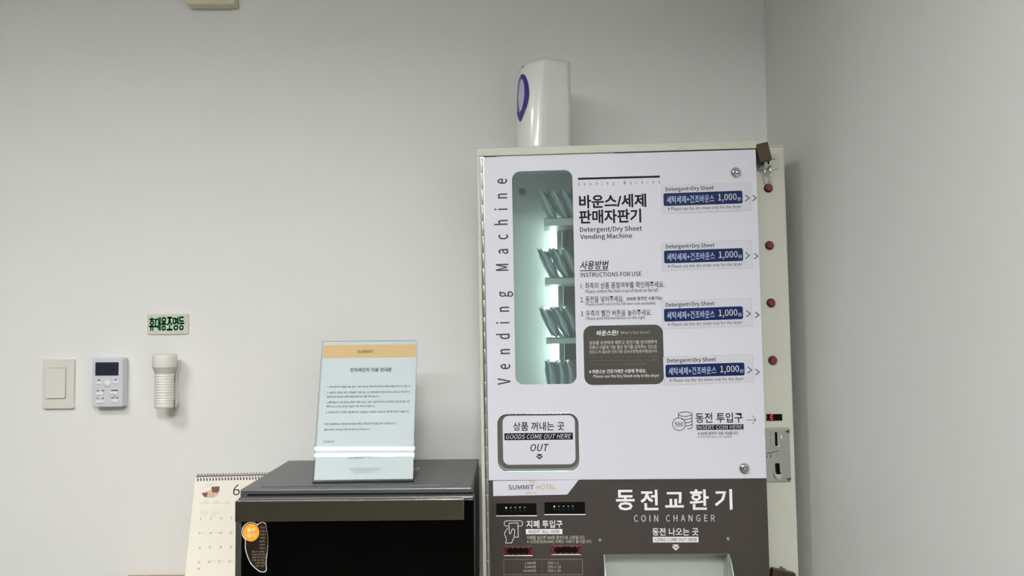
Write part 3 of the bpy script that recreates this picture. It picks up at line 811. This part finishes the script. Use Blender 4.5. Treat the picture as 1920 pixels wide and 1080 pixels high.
# ------------------------------------------------------------------ padlocks
def padlock(px, py, d, wpx, hpx, tilt, label, shackle=True):
    x, z = A(px, py, d); wd, ht = VF.size(px, py, wpx, hpx, d)
    base = (x, d + 0.006, z)
    rt = Frame(VF.world(base), VF.R @ Matrix.Rotation(R(-tilt), 3, 'Y')).root('padlock', (0, 0, 0), label, 'padlock')
    m = MB().use('brass_dark').prism(rr(-wd / 2, wd / 2, -ht / 2, ht / 2, 0.0012, 3), -0.006, 0.008, 0.0012)
    obj('body', m, rt)
    if shackle:
        sw = wd * 0.23; L_ = ht * 0.62
        pts = [(-sw, 0.001, -ht / 2 + 0.004), (-sw, 0.001, -ht / 2 - L_)] + [(sw * math.cos(R(a_)), 0.001, -ht / 2 - L_ + sw * 1.5 * math.sin(R(a_))) for a_ in range(200, 341, 20)] + [(sw, 0.001, -ht / 2 - L_), (sw, 0.001, -ht / 2 + 0.004)]
        obj('shackle', MB().use('chrome').tube(pts, 0.0019, 8), rt)
    return rt
padlock(1432.5, 285, 0.012, 23.5, 35, 12, 'small dark brass padlock hanging upside down from the hasp at the top corner')
padlock(1466, 1098, 0.012, 44, 54, -13, 'larger dark brass padlock on the hasp at the bottom edge of the photo', False)

# ------------------------------------------------------------------ air freshener on top of the machine
fz = ZT; fy = 0.105
bx = A(1019, 262, fy)[0]
wb = VF.world((bx, fy, fz))
FF = Frame(wb, Matrix.Rotation(R(-3 - 52), 3, 'Z'))      # its front faces left, turned slightly to the viewer
fr_ = FF.root('air_freshener', (0, 0, 0), 'white air freshener dispenser with purple ring logo standing on the vending machine', 'air freshener dispenser')
top_w = A(1019, 117.5, fy)[1] - ZT + 0.0
Hf = top_w
# plan outline (x right of the device, y depth), front at -y
W2, DP = 0.044, 0.072
def plan(sx=1.0, fb=0.0, ins=0.0):
    pts = []
    w_ = W2 * sx - ins
    for i in range(13):                     # bulging front from left shoulder to right shoulder
        t_ = -1 + i / 6
        pts.append((w_ * t_ * (0.98), -DP * 0.55 + fb + ins - 0.018 * (1 - t_ * t_) + 0.006 * abs(t_) ** 8))
    pts += [(w_, -DP * 0.55 + 0.016 + fb), (w_ * 1.02, DP * 0.42), (-w_ * 1.02, DP * 0.42), (-w_, -DP * 0.55 + 0.016 + fb)]
    return pts
b = bmesh.new(); rings = []
prof = [(0.0, 1.0, -0.004, 0.0), (0.015, 1.0, -0.005, 0.0), (Hf * 0.45, 1.0, -0.001, 0.0), (Hf * 0.85, 0.98, 0.003, 0.0), (Hf - 0.012, 0.97, 0.006, 0.0), (Hf - 0.004, 0.95, 0.009, 0.002), (Hf, 0.90, 0.014, 0.006)]
for z_, sx, fb, ins in prof:
    ring = []
    for (x_, y_) in plan(sx, fb, ins):
        slope = 0.0
        if z_ > Hf - 0.02: slope = -0.009 * max(0, (-y_ + 0.005) / 0.06)
        ring.append(b.verts.new((x_, y_, z_ + slope)))
    rings.append(ring)
n = len(rings[0])
for k in range(len(rings) - 1):
    for i in range(n):
        f = b.faces.new((rings[k][i], rings[k][(i + 1) % n], rings[k + 1][(i + 1) % n], rings[k + 1][i])); f.smooth = i < 12
b.faces.new(rings[0][::-1]); b.faces.new(rings[-1])
bmesh.ops.recalc_face_normals(b, faces=list(b.faces))
m = MB().use('freshener_white'); m.merge(b)
sh = obj('shell', m, fr_)
obj('back_plate', MB().use('freshener_back').box(-W2 - 0.0015, W2 + 0.0015, DP * 0.42 + 0.0003, DP * 0.42 + 0.010, 0.0, Hf - 0.004, 0.002), fr_)
# logo: pointed ring following the bulged front
def front_y(x_, z_):
    t_ = max(-1, min(1, x_ / (W2 * 0.98))); k = min(1, max(0, z_ / Hf)); fb = -0.001 + (k - 0.45) / 0.4 * 0.004 if k > 0.45 else -0.003
    return -DP * 0.55 + fb - 0.018 * (1 - t_ * t_) - 0.0010
def oval(sw, zt, zb, zs, off=0.0):
    P = []; zc = (zt + zb) / 2; hz = (zt - zb) / 2
    for i in range(40):
        a_ = 2 * math.pi * i / 40; s_ = math.sin(a_); c_ = math.cos(a_)
        taper = 1 - 0.42 * max(0, -s_) ** 1.5
        P.append((off + sw * c_ * taper, zc + hz * s_))
    return P
zt = Hf * 0.83; zb = Hf * 0.34
outer = oval(0.022, zt, zb, 0, 0.0); inner = oval(0.0115, zt - 0.010, zb + 0.020, 0, -0.0016)
m = MB().use('logo_purple')
vo = [m.bm.verts.new((x_, front_y(x_, z_), z_)) for x_, z_ in outer]; vi = [m.bm.verts.new((x_, front_y(x_, z_), z_)) for x_, z_ in inner]
for i in range(40): j = (i + 1) % 40; m._face((vi[i], vi[j], vo[j], vo[i]), True)
m.use('logo_lilac'); cen = m.bm.verts.new((-0.0012, front_y(0, (zt + zb) / 2) - 0.0001, (zt + zb) / 2 + 0.003))
vi2 = [m.bm.verts.new((x_, front_y(x_, z_) , z_)) for x_, z_ in inner]
for i in range(40): m._face((cen, vi2[i], vi2[(i + 1) % 40]), True)
obj('logo', m, fr_)
m = MB().use('ink_soft'); 
m.tube([(x_, front_y(x_, Hf * .92) , Hf * 0.905) for x_ in (-0.004, 0.0, 0.005)], 0.0007, 6); obj('brand_mark', m, fr_)

# ------------------------------------------------------------------ wall items
WF = Frame((0, WALL_Y, 0)); W = WF.at
def wthing(name, px, py, label, cat):
    x, z = W(px, py); return WF.root(name, (x, 0, z), label, cat), (x, 0, z)
# light switch
rt, bs = wthing('light_switch', 108, 720, 'white rectangular rocker light switch, leftmost on the wall', 'light switch')
DS = -0.009; x0, z1 = W(80.3, 672.8, DS); x1, z0 = W(136.8, 766.5, DS)
obj('plate', MB().use('switch_ivory').prism(rr(x0, x1, z0, z1, 0.004, 5), DS, 0, 0.0022), rt, bs)
a = W(87.5, 690.5, DS); b = W(122.5, 746.5, DS)
obj('gap', MB().use('switch_gap').prism(rr(a[0] + 0.003, b[0] + 0.0011, b[1] - 0.0013, a[1] + 0.0009, 0.0025, 4), DS - 0.0003, DS + 0.001), rt, bs)
M = Matrix.Translation(((a[0] + b[0]) / 2, DS, (a[1] + b[1]) / 2)) @ Matrix.Rotation(R(1.8), 4, 'Z') @ Matrix.Rotation(R(-1.6), 4, 'X')
hw, hh = (b[0] - a[0]) / 2, (a[1] - b[1]) / 2
obj('rocker', MB().use('switch_ivory').prism(rr(-hw, hw, -hh, hh, 0.0022, 4), -0.0028, 0.0015, 0.0008, M), rt, bs)
# thermostat
rt, bs = wthing('thermostat', 205, 717, 'pale grey wall thermostat with dark screen and small buttons', 'thermostat')
DT = -0.027; x0, z1 = W(173.5, 671.5, DT); x1, z0 = W(228.8, 763, DT)
body = obj('body', MB().use('thermo_white').prism(rr(x0, x1, z0, z1, 0.003, 5), DT, -0.002, 0.0022).box(x0 + 0.002, x1 - 0.001, -0.002, 0, z0 + 0.002, z1 - 0.002), rt, bs)
def TQ(xa, xb, ya, yb): 
    a = W(xa, ya, DT); b = W(xb, yb, DT); return a[0], b[0], b[1], a[1]
q = TQ(179.3, 222.6, 679.3, 704)
scn = obj('screen', MB().use('thermo_button').box(q[0] - 0.0008, q[1] + 0.0008, DT - 0.0008, DT + 0.001, q[2] - 0.0008, q[3] + 0.0008, 0.0004).use('lcd_dark').box(q[0], q[1], DT - 0.001, DT, q[2], q[3]), rt, bs)
m = MB().use('lcd_ink'); c = W(190, 691, DT); seg(m, c[0], c[1], 0.005, 0.011, 'abged', DT - 0.0012, 0.001)
c = W(211, 693, DT); m.flat([(c[0] - 0.006, c[1]), (c[0] + 0.004, c[1] - 0.003), (c[0] + 0.005, c[1] + 0.004)], DT - 0.0012)
obj('display_digits', m, scn, bs)
for (xa, xb, ya, yb) in ((180.5, 190.5, 715.5, 720.5), (212, 221.5, 714.5, 719), (180.3, 194.6, 735.5, 740.5), (207.5, 221.5, 733.5, 739), (180.3, 195.5, 750.5, 756), (208.5, 222, 749, 754.5)):
    q = TQ(xa, xb, ya, yb)
    obj('button', MB().use('thermo_button').box(q[0], q[1], DT - 0.0022, DT + 0.001, q[2], q[3], 0.0009), rt, bs)
c = W(200.8, 719.5, DT)
M = Matrix.Translation((c[0], DT + 0.0005, c[1])) @ Matrix.Rotation(R(90), 4, 'X') @ Matrix.Diagonal((1.1, 1, 1, 1))
obj('dial_button', MB().use('thermo_button').lathe([(0.0078, 0), (0.0072, 0.0018), (0.0045, 0.0034), (0.001, 0.004)], M), rt, bs)
m = MB().use('ink_soft')
for xa, xb, yc in ((183.5, 188, 712.8), (215, 219, 712.2), (182, 185, 732.6), (191.5, 195, 732.4), (208.5, 221.5, 732), (182, 184.5, 746.8), (191.5, 194.5, 746.8), (209, 212, 746), (213.5, 216, 744.3), (218, 221.5, 746)):
    q = TQ(xa, xb, yc - 1, yc + 1); m.box(q[0], q[1], DT - 0.0003, DT + 0.0001, q[2], q[3])
obj('key_marks', m, body, bs)
# green lettered sign plate
rt, bs = wthing('sign_plate', 314, 608, 'small beige plate with green Korean lettering above the flashlight', 'sign')
DN = -0.004; P4 = [W(276.3, 627.8, DN), W(354, 625.7, DN), W(352.5, 588.8, DN), W(274.8, 589.6, DN)]
cx = sum(p[0] for p in P4) / 4; cz = sum(p[1] for p in P4) / 4; hx = (P4[1][0] - P4[0][0]) / 2; hz = (P4[3][1] - P4[0][1]) / 2
obj('plate', MB().use('sign_plate').prism(rr(cx - hx, cx + hx, cz - hz, cz + hz, 0.003, 4), DN, 0, 0.0012), rt, bs)
m = MB().use('sign_green')
for i, g in enumerate('휴대용조명등'):
    xa = 280.1 + i * 11.1; c = W(xa + 4.8, 607.6 - i * 0.22, DN); wd, ht = WF.size(xa, 607, 9.8, 24.8, DN)
    m.text(g, c[0], c[1], wd, ht, DN - 0.0004, bold=0.13, font='noto')
obj('lettering', m, rt, bs)
# flashlight and its wall clip
rt, bs = wthing('flashlight_holder', 324, 720, 'white plastic wall clip behind the flashlight', 'flashlight holder')
def PW(px, py, d): return W(px, py, d)
P_ = [PW(314, 764, -.006), PW(333, 764, -.006), PW(335.3, 757, -.006), PW(333.5, 735, -.006), PW(333.5, 703, -.006), PW(338, 688, -.006), PW(338.4, 675, -.006), PW(330, 676, -.006), PW(314, 680, -.006)]
m = MB().use('torch_white').prism(P_, -0.016, 0, 0.002)
c0 = PW(309, 720, -0.045); 
obj('back_plate', m, rt, bs)
fx, fy_ = c0[0], -0.047; 
def FZ(py): return PW(308, py, fy_)[1]
m = MB().use('torch_white')
b = bmesh.new()
for zz in (FZ(757), FZ(712)):
    pts = [(fx + 0.024 * math.cos(R(a_)), fy_ + 0.024 * math.sin(R(a_))) for a_ in range(20, 161, 14)]
    for i in range(len(pts) - 1):
        (xa, ya), (xb, yb) = pts[i], pts[i + 1]
        M = Matrix.Translation(((xa + xb) / 2, (ya + yb) / 2, zz)) @ Matrix.Rotation(math.atan2(yb - ya, xb - xa), 4, 'Z')
        m.box(-0.0035, 0.0035, -0.0008, 0.0008, -0.006, 0.006, M=M)
m.box(fx - 0.006, fx + 0.006, fy_ + 0.0235, -0.0155, FZ(760), FZ(705)); b.free()
obj('clip_arms', m, rt, bs)
ft = WF.root('flashlight', (fx, fy_, FZ(765)), 'white ribbed flashlight hanging head up in its wall clip', 'flashlight')
def FM(): return Matrix.Translation((0, 0, 0))
zb_, zt_ = 0.0, FZ(664.5) - FZ(765)
zn = FZ(700) - FZ(765); zh = FZ(688) - FZ(765)
m = MB().use('torch_white').lathe([(0.0255, zh), (0.0262, zh + 0.006), (0.0262, zt_ - 0.004), (0.0252, zt_), (0.022, zt_ + 0.001), (0.0215, zt_ - 0.003), (0.001, zt_ - 0.010)], None, 36, False)
m.use('torch_trim').lathe([(0.0206, zn), (0.0215, zn + 0.004), (0.0252, zh - 0.0005), (0.0256, zh)], None, 36, False)
o = obj('head', m, ft)
prof = [(0.001, 0.0), (0.0185, 0.0), (0.0205, 0.003), (0.0205, 0.009)]; z_ = 0.010
nb = 11; step = (zn - 0.012) / nb
for i in range(nb): prof += [(0.0196, z_), (0.0208, z_ + step * 0.3), (0.0208, z_ + step * 0.75), (0.0196, z_ + step * 0.98)]; z_ += step
prof += [(0.0205, zn)]
m = MB().use('torch_white').lathe(prof, None, 32, False); obj('grip', m, ft)
# beige box high on the wall
rt, bs = wthing('wall_chime', 393, -50, 'beige rounded box high on the wall, cut by the top of the photo', 'wall box')
x0, zz = W(347.5, 8.5, -0.03); x1, _ = W(439.5, 8.5, -0.03)
obj('body', MB().use('chime_beige').prism(rr(x0, x1, zz, zz + 0.16, 0.008, 5), -0.03, -0.004, 0.003), rt, bs)
x0b, zzb = W(345, 9.5, -0.004)
obj('back_plate', MB().use('chime_back').prism(rr(x0 - 0.001, x1 + 0.001, zz + 0.001, zz + 0.161, 0.007, 5), -0.004, 0), rt, bs)

# ------------------------------------------------------------------ counter table
TT = 0.8885
tf = Frame((-0.49, 1.50, 0))
rt = tf.root('side_table', (0, 0, 0), 'light wood topped table under the microwave and calendar', 'table')
xa, xb, ya, yb_ = -0.8815, -0.115, 1.22, 1.795
off = (-0.49, 1.50, 0)
obj('tabletop', MB().use('wood_top').box(xa, xb, ya, yb_, TT - 0.028, TT, 0.003), rt, off)
for x_ in (xa + 0.04, xb - 0.04):
    for y_ in (ya + 0.04, yb_ - 0.04): obj('leg', MB().use('wood_leg').box(x_ - 0.02, x_ + 0.02, y_ - 0.02, y_ + 0.02, 0, TT - 0.028, 0.002), rt, off)
obj('apron', MB().use('wood_leg').box(xa + 0.06, xb - 0.06, ya + 0.03, ya + 0.05, TT - 0.09, TT - 0.028), rt, off)
obj('apron', MB().use('wood_leg').box(xa + 0.06, xb - 0.06, yb_ - 0.05, yb_ - 0.03, TT - 0.09, TT - 0.028), rt, off)

# ------------------------------------------------------------------ microwave
BX0, BX1, BYF, BYB, BZT, BZ0 = -0.5055, -0.0775, 1.445, 1.752, 1.151, TT + 0.008
MF = Frame((0, 1.41, 0)); Q = MF.at
rt = MF.root('microwave_oven', ((BX0 + BX1) / 2, 0.17, TT), 'dark grey microwave oven with black glass door on the table', 'microwave oven')
bs = ((BX0 + BX1) / 2, 0.17 , TT)
def mpart(name, mb, par=None, label=None):       # meshes here are written with y measured from the door face
    return obj(name, mb, par or rt, bs, label)
yF, yB = BYF - 1.41, BYB - 1.41
m = MB().use('micro_body').box(BX0, BX1, yF, yB, BZ0, BZT, 0.0022)
for i_ in (0,):
    zg = BZT + 0.0001; gx0, gx1 = BX0 + 0.032, BX1 - 0.022
    m.tube([(gx0 , yF + 0.022, zg), (gx1 - 0.02, yF + 0.022, zg), (gx1 - 0.006, yF + 0.026, zg), (gx1, yF + 0.045, zg), (gx1, yB - 0.06, zg)], 0.0007, 6)
mpart('body', m)
for x_ in (BX0 + 0.04, BX1 - 0.04):
    for y_ in (yF + 0.03, yB - 0.04): mpart('foot', MB().use('micro_black').box(x_ - 0.012, x_ + 0.012, y_ - 0.012, y_ + 0.012, TT + 0.0003, BZ0))
DX0, DX1 = Q(440.6, 1000)[0], Q(889.5, 1000, 0.012)[0]
DZT = Q(655, 937.8)[1]
# dark throat between shell and door
mpart('gap', MB().use('micro_black').box(DX0 + 0.012, DX1 - 0.003, 0.028, yF - 0.0001, BZ0 + 0.004, BZT - 0.008))
m = MB().use('micro_frame').box(DX0, DX1 + 0.001, 0.012, 0.030, BZ0, DZT + 0.0035, 0.004)
dr = mpart('door', m, label='dark grey framed door')
g0 = Q(451.5, 977.5)[0]
mpart('door_frame', MB().use('micro_frame').box(DX0 + 0.0003, g0 + 0.0005, 0.0005, 0.012, BZ0 + 0.001, DZT - 0.001, 0.0012), dr)
mpart('glass', MB().use('micro_glass').box(g0 + 0.0006, DX1 - 0.0005, 0.0035, 0.0118, BZ0 + 0.002, DZT - 0.001, 0.0012), dr, 'black glass')
bx1, bz0 = Q(870.3, 976.5)
m = MB().use('micro_band').box(DX0 - 0.0001, bx1, -0.001, 0.0032, Q(655, 977)[1], DZT, 0.0014, 3)
m.use('micro_frame').box(DX0 + 0.001, bx1 - 0.004, 0.0036, 0.0285, DZT - 0.006, DZT + 0.0005, 0.0008)
bd = mpart('handle_bar', m, dr, 'long metallic handle bar along the top')
mpart('handle_edge', MB().use('micro_band_edge').box(DX0 + 0.001, bx1 - 0.0015, -0.0005, 0.0016, DZT - 0.0004, DZT + 0.0007, 0.0003), dr)
m = MB().use('micro_mark')
for xa_, xb_ in ((602, 612), (625, 634), (649, 656), (668, 676), (690, 698), (706, 714)):
    p = MF.at(xa_, 925.3, 0.026); p2 = MF.at(xb_, 925.3, 0.026)
    m.box(p[0], p2[0], 0.0266, 0.0279, BZT - 0.0155, BZT - 0.0135)
m.use('steel').box(MF.at(727.5, 925, .026)[0], MF.at(741, 925, .026)[0], 0.0262, 0.0279, BZT - 0.017, BZT - 0.0115)
mpart('control_marks', m)
# sticker on the glass
def MQ(x, y): return Q(440 + x / 9, 960 + y / 9, 0.0032)
path = [(375, 212), (418, 190), (460, 172), (500, 180), (528, 205), (540, 260), (550, 340), (560, 420), (564, 500), (560, 570), (548, 700), (535, 800), (530, 880), (538, 960), (525, 995), (500, 1012), (465, 1014), (420, 1000), (370, 965), (330, 930), (285, 880), (250, 825), (222, 760), (200, 690), (182, 620), (178, 560), (185, 475)]
circle = [(277 + 155 * math.cos(R(a_)), 335 + 160 * math.sin(R(a_))) for a_ in range(125, 325, 15)]
OUTL = [MQ(*p) for p in path + circle]
sk = mpart('label_sticker', MB().use('label_dark').flat(OUTL, 0.0032), dr, 'dark curved sticker with an orange disc')
m = MB().use('ink_white').stroke(OUTL[9:], 0.0011, 0.0029).stroke(OUTL[:5], 0.0011, 0.0029)
m.use('label_tan').stroke(OUTL[4:11], 0.0007, 0.0029)
c = MQ(277, 345); r_ = MQ(277 + 138, 345)[0] - c[0]
m.use('label_orange').prism(circ(c[0], c[1], r_, 32, r_ * 1.07), 0.0028, 0.0032)
m.use('label_text'); m.text('돌려', c[0], c[1] + r_ * 0.32, r_ * 1.0, r_ * 0.52, 0.0025, bold=0.03); m.text('굽기', c[0], c[1] - r_ * 0.34, r_ * 1.0, r_ * 0.52, 0.0025, bold=0.03)
m.use('label_tan')
menu = ['해동', '우유', '밥', '국', '만두', '피자', '죽']
for k in range(7):
    p = MQ(478 - k * 2, 262 + k * 58); m.text(menu[k] + ' 데우기', p[0], p[1], 0.0092, 0.0034, 0.0028, bold=0.015)
for k, (xa_, xb_) in enumerate(((290, 500), (292, 515), (292, 520), (300, 510), (345, 515), (350, 505))):
    p = MQ((xa_ + xb_) / 2, 668 + k * 48); m.text(['돌리고 누르면', '원하는 요리 완성', '간편 조리 안내', '자동 요리 메뉴', '시작 버튼', '조리 시간'][k], p[0], p[1], (xb_ - xa_) / 9 * 0.00095, 0.0031, 0.0028, bold=0.012)
mpart('lettering', m, dr)

# ------------------------------------------------------------------ acrylic stand and notice on the microwave
base = Vector((-0.2890, 1.5, BZT + 0.0006)); tilt = math.atan2(0.08, 0.2664)
SR = Matrix.Rotation(R(1.2), 3, 'Z'); LR = SR @ Matrix.Rotation(-tilt, 3, 'X')
SF = Frame(base, SR); LF = Frame(base + Vector((0, 0.0015, 0.002)), LR); G_ = LF.at
ah = SF.root('acrylic_sign_holder', (0, 0, 0), 'clear acrylic leaning sign holder standing on the microwave', 'sign holder')
L_ = 0.2785; hw = 0.0955
inv = SR.to_4x4().inverted()
Mt = Matrix.Translation((0, 0.0015, 0.002)) @ Matrix.Rotation(-tilt, 4, 'X')
m = MB().use('acrylic').box(-hw - 0.0012, hw + 0.0012, -0.0028, -0.0008, 0.0, L_, 0.0003, M=Mt); obj('front_pane', m, ah)
m = MB().use('acrylic').box(-hw - 0.0012, hw + 0.0012, 0.0012, 0.0028, 0.0, L_, 0.0003, M=Mt); obj('rear_pane', m, ah)
m = MB().use('acrylic').box(-hw - 0.0012, hw + 0.0012, -0.002, 0.14, -0.0002, 0.0018, 0.0003); 
obj('foot', m, ah)
rn = LF.root('notice_sheet', (0, 0, 0), 'printed white notice with gold header inside the acrylic holder', 'notice')
x0, z0 = G_(594.2, 900.5); x1, z1 = G_(783.5, 641.5)
x0 = -hw + 0.0015; x1 = hw - 0.0005; z0 = 0.0028; z1 = L_ - 0.0012
nsh = obj('sheet', MB().use('paper_white').box(x0, x1, -0.0002, 0.0004, z0, z1), rn)
qh = LF.quad(611.5, 783.5, 658.5, 24.5)
obj('header_band', MB().use('paper_gold').box(x0 + 0.001, x1 - 0.001, -0.0004, -0.0002, qh[2], qh[3]), rn)
m = MB().use('ink_black'); Y = -0.00055
def NT(s, xl, xr, yc, h, **k): LF.text(m, s, xl, xr, yc, h, Y, **k)
NT('SUMMIT', 670.5, 700, 659.3, 5.6, bold=0.004, res=4, font='noto')
NT('전자레인지 이용 안내문', 656.5, 734.5, 693.6, 7.8, bold=0.02)
m.use('ink_pale_gold'); NT('HOTEL', 703, 726.5, 658.8, 5.6, font='gill'); NT('THE', 694, 703, 652, 3.4, font='gill'); NT('SEOUL', 690, 706, 665.5, 3.2, font='gill')
m.use('ink_soft')
NT('1. 전자레인지 사용을 하실 때는, 기본 안내 문구를 확인해 주신 후에 사용해 주시기 바랍니다.', 614.5, 771.5, 725.0, 4.4, bold=0.01)
NT('2. 사용하신 후에는 다른 고객님들이 이용하실 수 있도록 청결하게 정리해 주시고 용기는 치워 주시기', 613.5, 769.5, 735.6, 4.4, bold=0.01)
NT('바라며 남은 음식은 쓰레기통에 버려 주시기를 부탁드립니다.', 613, 711.5, 743.8, 4.2, bold=0.01)
NT('3. 알루미늄이나 금속 용기는 화재의 위험이 있으니 절대 사용하지 마시고 전자레인지 전용 용기를 사용', 612.5, 767.5, 753.8, 4.4, bold=0.01)
NT('해주시고 뜨거운 음식은 조심히 꺼내 주시기 바랍니다.', 612, 703.5, 762, 4.2, bold=0.01)
NT('4. 사용하시다가 문제가 발생하거나 궁금하신 사항은 프런트로 연락해 주시기 바랍니다.', 610.5, 767.5, 772.6, 4.4, bold=0.01)
NT('저희 호텔에서는 편안한 휴식을 위해 고객님의 안전을 먼저 생각합니다.', 608.5, 742, 794.5, 4.4, bold=0.01)
NT('불편사항은 프런트로 연락 주시면 감사하겠습니다.', 608, 694, 805.4, 4.2, bold=0.01)
NT('감사합니다.', 606.5, 627, 828.3, 4.4, bold=0.01)
NT('SUMMIT', 653.5, 685.5, 858.3, 3.8, bold=0.004, res=4, font='noto')
m.use('calendar_print'); NT('HOTEL', 689, 713, 858, 3.6, font='gill')
NT('THE SUMMIT HOTEL SEOUL, KOREA', 654, 714, 878.8, 2.6); NT('TEL GUEST SERVICE CENTER', 658, 710, 882.2, 2.4); NT('www.summithotel.co.kr', 664.5, 702, 885.6, 2.2)
obj('lettering', m, rn)

# ------------------------------------------------------------------ desk calendar
ct = math.atan2(0.075, 0.235)
CB = Vector((-0.612, 1.636, TT + 0.001)); CR = Matrix.Rotation(R(5), 3, 'Z'); CLR = CR @ Matrix.Rotation(-ct, 3, 'X')
CF = Frame(CB, CR); CP = Frame(CB, CLR); K = CP.at
cl = CF.root('desk_calendar', (0, 0, 0), 'spiral bound desk calendar open at June, behind the microwave', 'calendar')
ztop = K(440, 893)[1]; xl = K(366, 900)[0]; xr_ = xl + 0.178
Mc = Matrix.Rotation(-ct, 4, 'X')
pg = obj('page', MB().use('calendar_paper').box(xl, xr_, -0.0008, 0.0, 0.0, ztop, M=Mc), cl)
zt_w = ztop * math.cos(ct); yt_w = ztop * math.sin(ct)
m = MB().use('calendar_paper')
bk = Matrix.Translation((0, yt_w, zt_w)) @ Matrix.Rotation(R(10), 4, 'X')
m.box(xl, xr_, 0.0004, 0.0014, -zt_w / math.cos(R(10)), -0.001, M=bk); obj('stand_back', m, cl)
m = MB().use('wire_brown')
nsp = 27
Mi = Mc
for i in range(nsp):
    xx = xl + 0.006 + i * (0.0082 * (0.178 / 0.178)) * 0.79
    pts = []
    for a_ in range(0, 360, 30):
        pts.append(Mi @ Vector((xx + 0.0006 * math.sin(R(a_)), 0.0005 + 0.0052 * math.sin(R(a_)), ztop + 0.0005 + 0.0062 * math.cos(R(a_)))))
    m.tube(pts, 0.0006, 5, True)
    m.box(xx - 0.0015, xx + 0.0015, -0.00105, -0.0008, ztop - 0.0085, ztop - 0.0035, M=Mi)
p0 = Mi @ Vector((xl + 0.002, -0.001, ztop + 0.0015)); p1 = Mi @ Vector((xr_ - 0.002, -0.001, ztop + 0.0015)); m.tube([p0, p1], 0.0009, 6)
obj('spiral_binding', m, cl)
def cprint(mb, name):
    for v in mb.bm.verts: v.co = Mc @ v.co
    obj(name, mb, pg)
Y = -0.0011
m = MB().use('ink_black'); CP.text(m, '6', 437.5, 450, 918.5, 20.5, Y, bold=-0.012, res=5, font='gill')
m.use('calendar_dark')
for px, py, s_ in ((376.5, 973, '2'), (395.5, 972.5, '3'), (415, 972, '4'), (434, 971.5, '5'), (374.5, 999.5, '9'), (394.5, 999.5, '10'), (414, 999, '11'), (433, 998.5, '12'), (374, 1026.8, '16'), (393.5, 1026, '17'), (413.5, 1026, '18'), (432.3, 1025.5, '19'), (372.5, 1054, '23'), (392, 1053.5, '24'), (411, 1053, '25'), (430, 1052.5, '26'), (372.3, 1066.5, '30')):
    CP.text(m, s_, px - 1.6, px + (1.6 if len(s_) == 1 else 2.8), py, 4.4, Y)
m.use('calendar_print')
for xa_, xb_, yy in ((380, 385, 999.7), (399, 414, 998.8), (396, 404, 1052.2), (415.5, 421, 1052), (433.5, 439, 1052.2)):
    m.stroke([K(xa_, yy), K(xb_, yy - 0.3)], 0.0006, Y)
for xa_, xb_ in ((376, 393.5), (397.5, 413), (417, 432)):
    m.stroke([K(xa_, 943.3), K(xb_, 943)], 0.0007, Y); m.stroke([K(xa_ + 5, 940.3), K(xb_ - 2, 940)], 0.0005, Y)
for xa_ in (376, 396):
    for k in range(4): m.stroke([K(xa_, 958 + k * 3), K(xa_ + (15, 14, 15, 11)[k], 957.8 + k * 3)], 0.0004, Y)
cprint(m, 'dates')
m = MB().use('pic_grey')
for k in range(6): m.stroke([K(380 + k * 1.5, 918 - k * 2.6), K(388 + k * 3, 913 - k * 1.2), K(394 + k * 2.6, 909.5 - k * 1.0)], 0.0004, Y)
m.use('pic_pink').flat([K(379, 924.5), K(411.5, 913), K(411.5, 921), K(409, 928), K(401, 933), K(388, 933.5), K(382, 930)], Y)
m.use('pic_maroon').flat([K(396.5, 912.8), K(412, 912), K(411.5, 920), K(407, 924), K(398, 923)], Y - 0.0002)
m.flat([K(378, 925), K(390, 923.6), K(388, 931), K(384, 932.5)], Y - 0.0002)
m.use('pic_yellow').flat([K(393, 926), K(402, 924.5), K(404, 931), K(396, 933.5)], Y - 0.0002)
cprint(m, 'picture')
